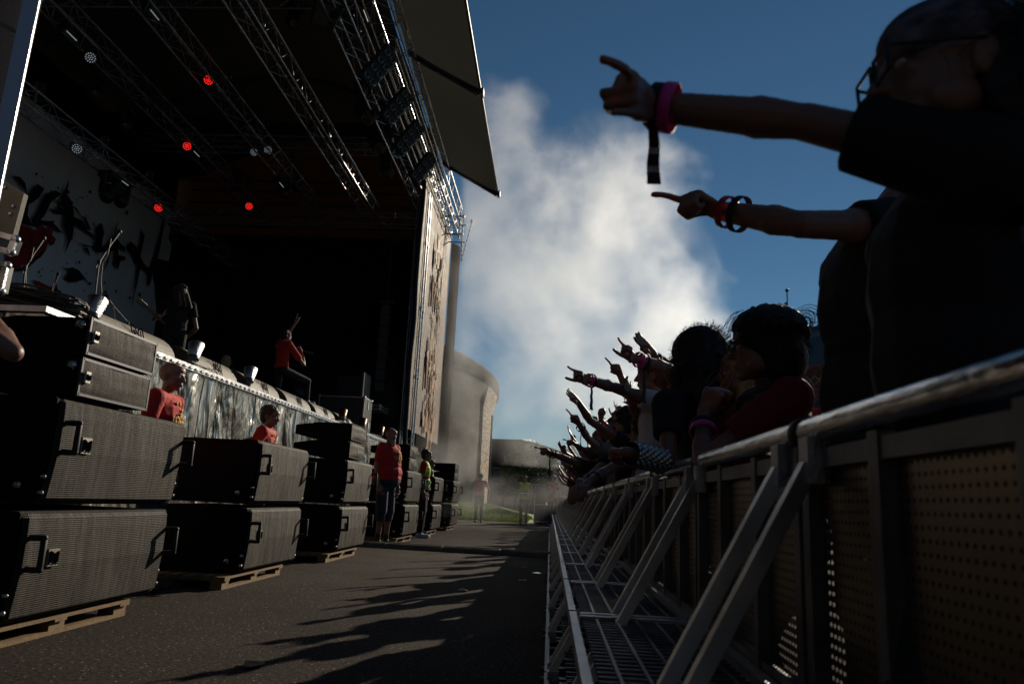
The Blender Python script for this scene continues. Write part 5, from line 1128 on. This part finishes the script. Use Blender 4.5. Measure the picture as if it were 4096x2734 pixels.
# ---- second arm from a fan in a patched denim vest just behind
a2 = arm_px((888, 226), 1.95, (800, 224), (716, 210), (668, 185), 'point', -1, 1, -1, .29, .265)
p2, h2 = from_shoulder(a2, 'L', 85, 1.74)
def vest2(t, d):
    pm = MB()
    for (y, z) in ((0, .02), (.05, -.14), (-.05, -.3)): pm.box(d['ch'] + d['f'] * .0 - d['r'] * .205 + V((0, y, z)), (.09, .006, .08), Matrix((d['f'], d['r'], Zv)).transposed())
    pm.build('patch', M_bprint, t)
person('person in patched denim vest behind the tall fan, pointing, with red and black wristbands', p2, 85, 1.90, {'L': a2, 'R': None}, hcen=ony(930, 150, 2.2), shirt=M_tee_k, vest=M_vest, pants=M_jeansk, hair='long', vox=.007, sleeve=.35, bands=[('L', .86, M_rband, 0), ('L', .70, M_kband, 0)], extra=vest2, group='fans leaning over the crowd barrier')
# ---- fan in glasses and red shirt, hands clasped at the mouth
P3Y = 2.45
sh3 = ony(778, 408, P3Y); e3 = reach(sh3, 692, 468, .30, -1); w3 = reach(e3, 704, 415, .25, 1)
shR = sh3 + V((-.05, .30, .02))
hd3 = ony(757, 349, P3Y + .1)
e3r = V((e3.x + .05, e3.y + .28, 1.0)); w3r = w3 + V((.06, .12, .03))
t3 = ony(721, 378, (w3.y + .0))
def frayed(t, d):
    HP = d['HP']; m = MB(); rn = random.Random(3)
    for k in range(26):      # flyaway tufts at the back and over the forehead
        a0 = rn.uniform(-.4, .9); q = [HP(rn.uniform(-.06, .03), -.10 + .02 * a0, .10 * (1 - abs(a0)) + .02)]
        for i in range(7): th = a0 + i * .42; q.append(q[-1] + (-d['hf'] * math.cos(th - .5) + d['hu'] * math.sin(.9 - i * .42)) * .021)
        m.path(q, .0012, 4)
    for k in range(40):
        q = [HP(rn.uniform(-.09, -.02), rn.uniform(-.02, .09), rn.uniform(.08, .13))]
        for i in range(5): q.append(q[-1] + (d['hf'] * (.35 + .2 * rn.random()) - d['hr'] * .1 - d['hu'] * (.15 + .22 * i)) * .022)
        m.path(q, .0014, 4)
    m.build('hair', M_hk, t)
    s = d['s']; m = MB(); Q = Matrix((d['r'], d['f'], Zv)).transposed(); g = .026
    m.ell(d['ch'], (.165 * s + g, .105 * s + g, .17 * s + g), Q); m.cap(d['sh']['L'].lerp(d['sh']['R'], .12), d['sh']['L'].lerp(d['sh']['R'], .88), .064 * s + g, .064 * s + g); m.ell(d['ch'] - Zv * .2, (.17, .13, .17), Q)
    v = blob('vest', m, .008, M_vest, t, 2); m = MB(); rnd = random.Random(4); c = d['sh']['L'].lerp(d['sh']['R'], .10)
    for k in range(160):
        a = rnd.uniform(0, 6.28); b = c + (d['f'] * math.cos(a) + Zv * math.sin(a)) * .088; dd = (-d['r'] * .7 + V((rnd.gauss(0, .5), rnd.gauss(0, .5), rnd.gauss(0, .5)))).normalized(); e = b + dd * rnd.uniform(.015, .04); x = dd.orthogonal().normalized() * .0012; m.add([b - x, b + x, e + x, e - x], [(0, 1, 2, 3)])
    m.build('fringe', mat('grey_thread', (.25, .26, .28), .8), v)
    MB().box(d['ch'] + d['f'] * -.137 + d['r'] * -.02 + Zv * .08, (.12, .008, .07), Q).build('patch', mat('pink_patch', (.30, .02, .08), .8), v)
person('person in glasses with dark red shirt and frayed vest, hands clasped at the mouth', (sh3.x + .05, P3Y + .17, 0), 93, 1.72, {'L': [e3, w3, t3, 'fist', sh3, V((0, 1, 0))], 'R': [e3r, w3r, t3 + V((.02, .02, .03)), 'grip', shR, V((0, -1, 0))]}, head=(V((-1, .12, -.02)), V((0, 0, 1))), lean=(.02, 0), crouch=.22, fat=1.25, hcen=ony(762, 350, P3Y + .06), shirt=M_tee_dr, pants=M_jeansk, hair='bob', vox=.007, sleeve=.62, bands=[('L', .62, M_pink, 0), ('L', .74, M_kband, 0)],
       extra=lambda t, d: (glasses(t, d), frayed(t, d)), group='fans leaning over the crowd barrier')
# ---- curly haired fan with studded armband, pointing hands behind
c4 = ony(685, 356, 3.3)
a4 = arm_px((668, 405), 3.2, (668, 462), (628, 452), (608, 448), 'fist', -1, -1, 1)
def studs(t, d):
    e, w = V(d['A']['L'][0]), V(d['A']['L'][1]); dr = (w - e).normalized(); r_, f_, u_ = frame_of(dr)
    b = MB().lathe([(.05, -.10), (.045, .10)], e.lerp(w, .55), aim(dr), 18, cap=False).build('armband', M_boot, t); m = MB()
    for i in range(11):
        for k in range(14):
            a = 6.283 * (k + .5 * (i % 2)) / 14; rr = .049 - i * .0005; c = e.lerp(w, .55) + dr * (-.09 + i * .018) + (r_ * math.cos(a) + u_ * math.sin(a)) * rr; n_ = (r_ * math.cos(a) + u_ * math.sin(a)); tx = n_.cross(dr)
            q = .0078; P = [c + dr * q + tx * q, c + dr * q - tx * q, c - dr * q - tx * q, c - dr * q + tx * q, c + n_ * .010]; m.add(P, [(0, 1, 4), (1, 2, 4), (2, 3, 4), (3, 0, 4)])
    m.build('studs', M_alu, b)
person('person with huge dark curly hair and a studded leather armband on the rail', (max(.66, c4.x + .03), 3.36, 0), 75, 1.70, crouch=max(0, 1.57 - c4.z), arms={'L': a4[:4] + [a4[4]], 'R': None}, head=(V((-.8, .6, 0)), V((0, 0, 1))), shirt=M_tee_k, pants=M_jeansk, hair='curly', vox=.007, extra=studs, group='fans leaning over the crowd barrier')
# ---- raised arms, from the nearest to the farthest
G = 'fans leaning over the crowd barrier'
F = [ # label, side, shoulder px, Y, elbow, wrist, tip, pose, shirt, hair, hairm, yaw, bands, hat
 ('person with raised horned hand, pink wristband and ribbon, above the long pale arm', 'L', (684, 404), 4.15, (668, 368), (634, 358), (612, 342), 'horn', M_tee_g, 'long', M_hb, 75, [('L', .86, M_pink, 0), ('L', .72, M_kband, 1.6)], None),
 ('person pointing up left beside the big curly hair, highest hand of the group', 'L', (690, 398), 4.6, (665, 385), (652, 352), (634, 337), 'ok', M_tee_g, 'short', M_hb, 75, [('L', .8, M_kband, 0)], None),
 ('person in white top stretching out a long pale arm with horned hand', 'L', (652, 401), 4.9, (615, 387), (587, 379), (565, 372), 'horn', M_tee_w, 'short', M_hb, 75, [('L', .93, M_pink, 0), ('L', .84, M_kband, 1.3)], None),
 ('person with long blond hair beside the fan in glasses', 'R', (722, 430), 3.2, None, None, None, None, M_tee_k, 'long', M_hy, 88, [], None),
 ('person in black cap whose open hands are up in front of the white shirt', 'L', (648, 432), 5.3, (636, 412), (629, 392), (622, 378), 'open', M_tee_k, 'short', M_hb, 80, [('L', .7, M_pink, 0)], M_kband),
 ('person raising one straight finger high over the pale arm', 'L', (650, 425), 5.9, (634, 405), (617, 368), (611, 356), 'point', M_tee_dr, 'short', M_hk, 75, [], None),
 ('person with dark hair making a round finger sign, long bare arm', 'L', (612, 442), 6.3, (590, 420), (577, 400), (566, 392), 'ok', M_tee_k, 'bob', M_hk, 70, [], None),
 ('person with fist up and a pink wristband behind the round finger sign', 'L', (624, 437), 7.6, (612, 432), (601, 420), (598, 404), 'fist', M_tee_k, 'short', M_hb, 75, [('L', .9, M_pink, 0)], None),
 ('person making small horns over the dark heads', 'L', (632, 440), 8.6, (622, 432), (617, 420), (612, 407), 'horn', M_tee_r, 'long', M_hk, 75, [], None),
 ('person with one finger up and knotted ribbon, left of the bare arm', 'L', (600, 448), 7.2, (588, 438), (579, 424), (571, 408), 'point', M_tee_g, 'short', M_hb, 75, [('L', .8, M_kband, 1.5)], None),
 ('person with fist raised between two ribboned arms', 'L', (612, 440), 9.2, (603, 432), (596, 424), (592, 412), 'fist', M_tee_k, 'short', M_hk, 75, [], None),
 ('person with curled hand up in front of the distant heads', 'L', (603, 448), 9.8, (594, 444), (588, 437), (582, 427), 'ok', M_tee_k, 'long', M_hb, 75, [], None),
 ('person in yellow cap stretching an arm far left with ribbons at the wrist', 'L', (582, 466), 7.4, (566, 458), (549, 452), (539, 445), 'point', M_tee_k, 'long', M_hy, 72, [('L', .95, M_kband, 1.6), ('L', .8, M_kband, 0)], mat('yellow_cap', (.45, .28, .06), .8)),
 ('person making a peace sign behind the arm that reaches farthest left', 'L', (580, 462), 10.5, (572, 457), (565, 452), (560, 441), 'peace', M_tee_k, 'short', M_hb, 75, [], None),
 ('person pointing left just above the yellow cap', 'L', (590, 452), 9.9, (581, 448), (574, 443), (567, 438), 'point', M_tee_g, 'short', M_hk, 75, [], None),
 ('person waving an open hand low beside the long blond hair', 'L', (581, 478), 9.0, (574, 470), (568, 464), (560, 460), 'open', M_tee_k, 'long', M_hk, 75, [('L', .8, M_kband, 1.0)], None),
 ('person with hands hanging over the rail, bracelet of beads on the wrist', 'L', (606, 462), 6.4, (592, 474), (577, 486), (571, 497), 'relax', M_tee_k, 'short', M_hb, 80, [('L', .75, M_refl, 0)], None),
 ('person whose bare forearm lies along the rail beside the studded armband', 'L', (628, 458), 5.0, (607, 470), (588, 482), (578, 492), 'relax', M_tee_dr, 'bob', M_hk, 80, [('L', .7, M_kband, 0)], None)]
for (lab, side, sp_, Y, ep, wp_, tp, pose, shm, hair, hm, yaw, bands, hat) in F:
    v = .0062 if Y < 6 else .0085
    if ep is None:
        pp_ = ony(*sp_, Y); person(lab, (pp_.x + .1, Y, 0), yaw, 1.50, None, shirt=shm, pants=M_jeansk, hair=hair, hairm=hm, vox=v, group=G); continue
    a = arm_px(sp_, Y, ep, wp_, tp, pose, -1, -1, -1); pos_, h = from_shoulder(a, side, yaw)
    off = pos_ - V((0, 0, 0)); person(lab, pos_, yaw, h, {side: a}, sleeve=.30, crouch=max(0, 1.425 * h / 1.76 - a[4].z), shirt=shm, pants=M_jeansk, hair=hair, hairm=hm, vox=v, bands=bands, group=G, extra=cap_hat(hat) if hat else None)
# ---- the rest of the rows, seen as heads and shoulders packed behind the rail
kinds = []
spec = [('open', M_tee_k, 'long', M_hb), ('horn', M_tee_g, 'short', M_hk), ('fist', M_tee_dr, 'bob', M_hb), ('point', M_tee_k, 'short', M_hb), ('relax', M_tee_k, 'long', M_hk)]
used_p = {}
rnd = random.Random(11); n_ = 0; spots = []
for k in range(15): spots.append((rnd.uniform(.66, .80), 10.6 + k * .95 + rnd.uniform(-.15, .15)))
for k in range(16): spots.append((rnd.uniform(1.15, 1.4), 1.0 + k * 1.25 + rnd.uniform(-.2, .2)))
for k in range(12): spots.append((rnd.uniform(1.75, 2.1), -.6 + k * 1.6 + rnd.uniform(-.2, .2)))
def topx(x, y, z=1.7):
    c = ROT.transposed() @ (V((x, y, z)) - CAM); return W / 2 + FPX * c.x / -c.z
for i, (x, y) in enumerate(spots):
    if i >= 15 and (y < .3 or 745 < topx(x, y) < 885): continue
    k = i % 5 if (i < 15 or y > 7) else 4; pose, shm, hair, hm = spec[k]
    if k not in used_p:
        h = 1.72; b = V((x, y, 0)); yw = 72; f = V((-math.sin(R(yw)), math.cos(R(yw)), 0)); r = f.cross(Zv); s_ = b + Zv * 1.39 - r * .18
        if pose == 'relax': arms = None
        else: e = s_ + (f * .7 - r * .15 + Zv * (.35 if k != 3 else .1)).normalized() * .28; w = e + (f * .55 + Zv * .8).normalized() * .25; arms = {'L': [e, w, w + (f * .5 + Zv).normalized() * .18, pose, s_]}
        o = person('x', b, yw, h, arms, shirt=shm, pants=M_jeansk, hair=hair, hairm=hm, vox=.013, group='fans standing in the packed rows'); used_p[k] = o
    else:
        o = copy_tree(used_p[k]); o.location = (x, y, 0); o.rotation_euler.z = R(rnd.uniform(-14, 14)); q = rnd.uniform(.93, 1.04); o.scale = (q, q, q)
    row = 'front row' if i < 15 else ('second row' if i < 31 else 'third row'); rank = (i if i < 15 else (i - 15 if i < 31 else i - 31))
    what = ['long brown hair and an open hand up', 'a grey shirt and a horned hand up', 'a dark red shirt and a fist up', 'a black shirt and a pointing hand', 'long black hair and arms down'][k]
    nth = ['nearest the camera', 'second', 'third', 'fourth', 'fifth', 'sixth', 'seventh', 'eighth', 'ninth', 'tenth', 'eleventh', 'twelfth', 'thirteenth', 'fourteenth', 'fifteenth', 'sixteenth'][rank]
    o['label'] = 'person with %s, %s in %s' % (what.replace('an open hand up', 'open hand up'), nth if nth != 'nearest the camera' else 'first', 'far front row' if i < 15 else row)
# ---- security staff
person('bald person in red t-shirt with orange print, standing behind the first speaker stack', (-3.16, 5.85, 0), -84, 1.82, None, head=(V((1, -.05, -.05)), V((.02, 0, 1))), shirt=M_tee_r, pants=M_denim, hair=None, vox=.0065, fat=1.12, prints=True, group='security staff in the pit', skin=mat('ruddy_skin', (.26, .11, .08), .5, var=.1))
e_ = ony(256, 441, 8.0); 
person('dark-haired person in red t-shirt leaning on the second speaker stack', (-3.30, 8.25, 0), -84, 1.76, {'L': [V((-3.35, 7.95, 1.30)), V((-3.05, 7.85, 1.27)), V((-2.85, 7.8, 1.26)), 'relax'], 'R': [V((-3.28, 8.0, 1.22)), V((-3.0, 7.8, 1.28)), V((-2.8, 7.72, 1.27)), 'relax']}, head=(V((1, -.1, -.15)), V((.1, 0, 1))), lean=(.07, 0), shirt=M_tee_r, pants=M_denim, hair='short', hairm=M_hb, vox=.008, prints=True, group='security staff in the pit')
person('heavy bearded person in red t-shirt and denim shorts standing on the cable ramp', (-2.72, 12.35, 0), -112, 1.95, {'L': None, 'R': [V((-2.95, 12.2, 1.16)), V((-2.86, 12.0, .93)), V((-2.8, 12.0, .8)), 'relax']} and {'L': None, 'R': None}, head=(V((.8, -.6, -.1)), V((0, 0, 1))), shirt=M_tee_r, pants='shorts', hair='beard', vox=.010, fat=1.75, prints=True, group='security staff in the pit', sleeve=.75)
person('person with a topknot in yellow safety vest between the fourth and fifth speaker stacks', (-2.62, 15.45, 0), -86, 1.80, None, head=(V((.98, .1, 0)), V((0, 0, 1))), shirt=M_tee_r, vest=M_hiv, pants=M_jeansk, shoe=M_shoe, hair='bun', hairm=M_hb, vox=.010, group='security staff in the pit')
person('person in grey cap and yellow vest, only the head above the fifth speaker stack', (-3.0, 18.35, 0), -70, 1.74, None, head=(V((.95, .2, 0)), V((0, 0, 1))), shirt=M_tee_g, vest=M_hiv, pants=M_jeansk, hair='short', vox=.012, group='security staff in the pit', extra=cap_hat(M_tee_g))
q = onz(481, 521); person('person in red shirt seen from behind in the smoke beside the lawn', (q.x, 28.0, 0), 12, 1.80, {'R': [V((q.x + .34, 28.1, 1.2)), V((q.x + .32, 28.4, 1.12)), V((q.x + .3, 28.5, 1.1)), 'relax']}, shirt=M_tee_r, pants=M_denim, hair='short', hairm=M_hb, vox=.012, fat=1.15, group='security staff in the pit')
q = onz(523, 521); person('person in yellow safety vest facing the camera in front of the tree', (-.95, 27.6, 0), 178, 1.76, None, shirt=M_tee_dr, vest=M_hiv, pants=M_jeansk, hair='short', vox=.012, group='security staff in the pit')
person('person in red shirt half hidden by smoke beside the dark container', (.10, 27.2, 0), 150, 1.82, None, shirt=M_tee_r, pants=M_jeansk, hair='short', vox=.012, group='security staff in the pit')
# ---- the band
sg = V((-5.35, 14.6, SZ))
sE = sg + V((.02, .12, 1.60)); 
shs = sg + V((.05, .10, 1.40)); eL = reach(shs, 292, 318, .29, 1); wL = reach(eL, 301, 313, .0001, 1)
def mic(t, d):
    w = V(d['A']['R'][1]); h = w + V((.05, .06, .02)); dd = V((.55, .55, -.12)).normalized(); MB().tube(h - dd * .10, h + dd * .20, .012, .017, 10).ell(h - dd * .12, (.026, .026, .026)).build('microphone', M_black, t)
sh1 = ony(288, 329, 14.6); eL = reach(sh1, 291, 317, .27, -1); eL = sh1 + V((.14, .05, .24)); wL = ony(301, 313.5, 14.75); wL = eL + (wL - eL).normalized() * .30; tL = wL + V((.05, .03, .18))
pos_s = V((sh1.x - .05, 14.6, SZ)); shm_ = sh1 + V((-.04, .0, -.02))
ksL = [V((pos_s.x + .02, 14.45, SZ + .52)), V((pos_s.x - .02, 14.25, SZ + .09))]
ksR = [V((pos_s.x + .42, 15.05, SZ + .80)), V((pos_s.x + .42, 15.15, SZ + .42)), V((.6, .8, 0))]
shL = pos_s + V((-.10, .10, 1.46)); eL = shL + V((.10, .03, .26)); wL = ony(302.5, 313, 14.75); wL = eL + (wL - eL).normalized() * .28; tL = wL + V((.05, .03, .18))
person('singer in red shirt, one arm raised, a foot up on a monitor', pos_s, -38, 1.80, {'L': [eL, wL, tL, 'horn', shL, V((.5, -.6, 0))], 'R': [V((pos_s.x + .38, 14.85, SZ + 1.10)), V((pos_s.x + .27, 14.92, SZ + 1.40)), V((pos_s.x + .20, 14.88, SZ + 1.52)), 'grip']},
       head=(V((.8, .6, .1)), V((-.1, 0, 1))), legs={'L': ksL, 'R': ksR}, shirt=M_tee_r, pants=M_jeansk, hair='short', vox=.009, group='band members on the stage', extra=mic, sleeve=.7)
def guitar(t, d):
    c = d['pel'] + d['f'] * .22 + Zv * .05; n = V((-.55, -.65, .52)).normalized(); g = thing('electric_guitar', 'dark electric guitar with pale neck held by the guitarist' if d['pel'].y < 12 else 'dark bass guitar held by the blond musician', 'guitar', c)
    r_, f_, u_ = frame_of(n); m = MB(); m.ell(c, (.16, .20, .03), Matrix((u_, n, r_)).transposed(), 16, 8); m.ell(c + n * .12, (.12, .10, .028), Matrix((u_, n, r_)).transposed(), 12, 8); blob('body', m, .012, M_gf, g, 2)
    MB().bar(c + n * .12, c + n * .62, .045, .02, up=r_).build('neck', M_wood, g); MB().bar(c + n * .62, c + n * .80, .07, .02, up=r_).build('headstock', M_wood, g)
    k = MB()
    for i in range(6): k.ell(c + n * (.64 + .026 * i) + u_ * .04, (.012, .012, .012), None, 6, 4)
    k.build('tuning_peg', M_alu, g)
gp = onx(172, 330, -6.3); gy = gp.y + .1; hy = onx(170, 297, -6.3)
person('long-haired guitarist in black with a hand held to the face', (-6.3, gy, SZ), 25, 1.86, {'L': [V((-6.75, gy + .1, SZ + 1.25)), V((-6.52, gy + .18, SZ + 1.48)), V((-6.42, gy + .16, SZ + 1.62)), 'fist'], 'R': [V((-6.0, gy + .1, SZ + 1.12)), V((-6.25, gy + .3, SZ + 1.0)), V((-6.4, gy + .3, SZ + .98)), 'relax']}, head=(V((-.7, .6, -.4)), V((-.2, .1, 1))), lean=(.03, 0), shirt=M_tee_k, pants=M_jeansk, hair='long', hairm=M_hb, vox=.009, group='band members on the stage', extra=guitar)
bp = onx(225, 356, -8.2)
person('blond long-haired musician in black behind the second monitor', (-8.2, bp.y, SZ), -20, 1.78, {'L': [V((-8.5, bp.y + .2, SZ + 1.15)), V((-8.4, bp.y + .4, SZ + 1.25)), V((-8.3, bp.y + .45, SZ + 1.35)), 'fist'], 'R': None}, head=(V((-.3, .8, -.4)), V((0, 0, 1))), lean=(.05, 0), shirt=M_tee_k, pants=M_jeansk, hair='long', hairm=M_hy, vox=.011, group='band members on the stage', extra=guitar)
# ---- bare elbow of a photographer at the left edge
el = ony(13, 352, 2.1); sh_ = el + V((-.24, -.05, .16)); wr_ = el + V((-.20, .06, .17))
person('photographer at the left edge, only the sunlit bent elbow in view', (sh_.x - .22, 2.05, 0), 20, 1.55, {'R': [el, wr_, wr_ + V((-.10, .05, .1)), 'grip', sh_], 'L': None}, shirt=M_tee_k, pants=M_jeansk, hair='short', vox=.008, sleeve=.35)

# ---- unseen fans added behind the photographer to block sky light, like the hall there
for i in range(16):
    x = 1.3 + (i % 3) * .75 + rnd.uniform(-.1, .1); y = -.9 - (i // 3) * .8 + rnd.uniform(-.1, .1); k = (0, 4, 2, 4)[i % 4]
    o = copy_tree(used_p[k]); o.location = (x, y, 0); o.rotation_euler.z = R(rnd.uniform(-14, 14)); o['label'] = 'unseen person added behind the photographer to block sky light, place %d of row %d' % (i % 3 + 1, i // 3 + 1); o['group'] = 'unseen fans added behind the photographer to block sky light'
# clouds: small sunlit puffs low over the horizon
m_c = bpy.data.materials.new('cloud'); m_c.use_nodes = True; n = m_c.node_tree; n.nodes.remove(n.nodes['Principled BSDF'])
pv = n.nodes.new('ShaderNodeVolumePrincipled'); n.links.new(pv.outputs[0], n.nodes['Material Output'].inputs['Volume']); pv.inputs['Density'].default_value = .05; pv.inputs['Anisotropy'].default_value = .6; pv.inputs['Color'].default_value = (1, 1, 1, 1)
for k, (px, py, w, lab) in enumerate(((533, 441, 9, 'small white cloud low over the long building, the larger one'), (516, 443, 4, 'tiny wisp of cloud left of the larger cloud'), (634, 384, 4, 'tiny white cloud beside the raised arms'))):
    c = ony(px, py, 900); m = MB()
    for q in range(10): m.ell(c + V((random.gauss(0, w * .55), random.gauss(0, 6), random.gauss(0, w * .11))), (w * .35 * random.uniform(.6, 1.2), 8, w * .14 * random.uniform(.6, 1.3)), None, 8, 6)
    o = blob('cloud', m, 1.2, m_c, None, 4); o['kind'] = 'structure'
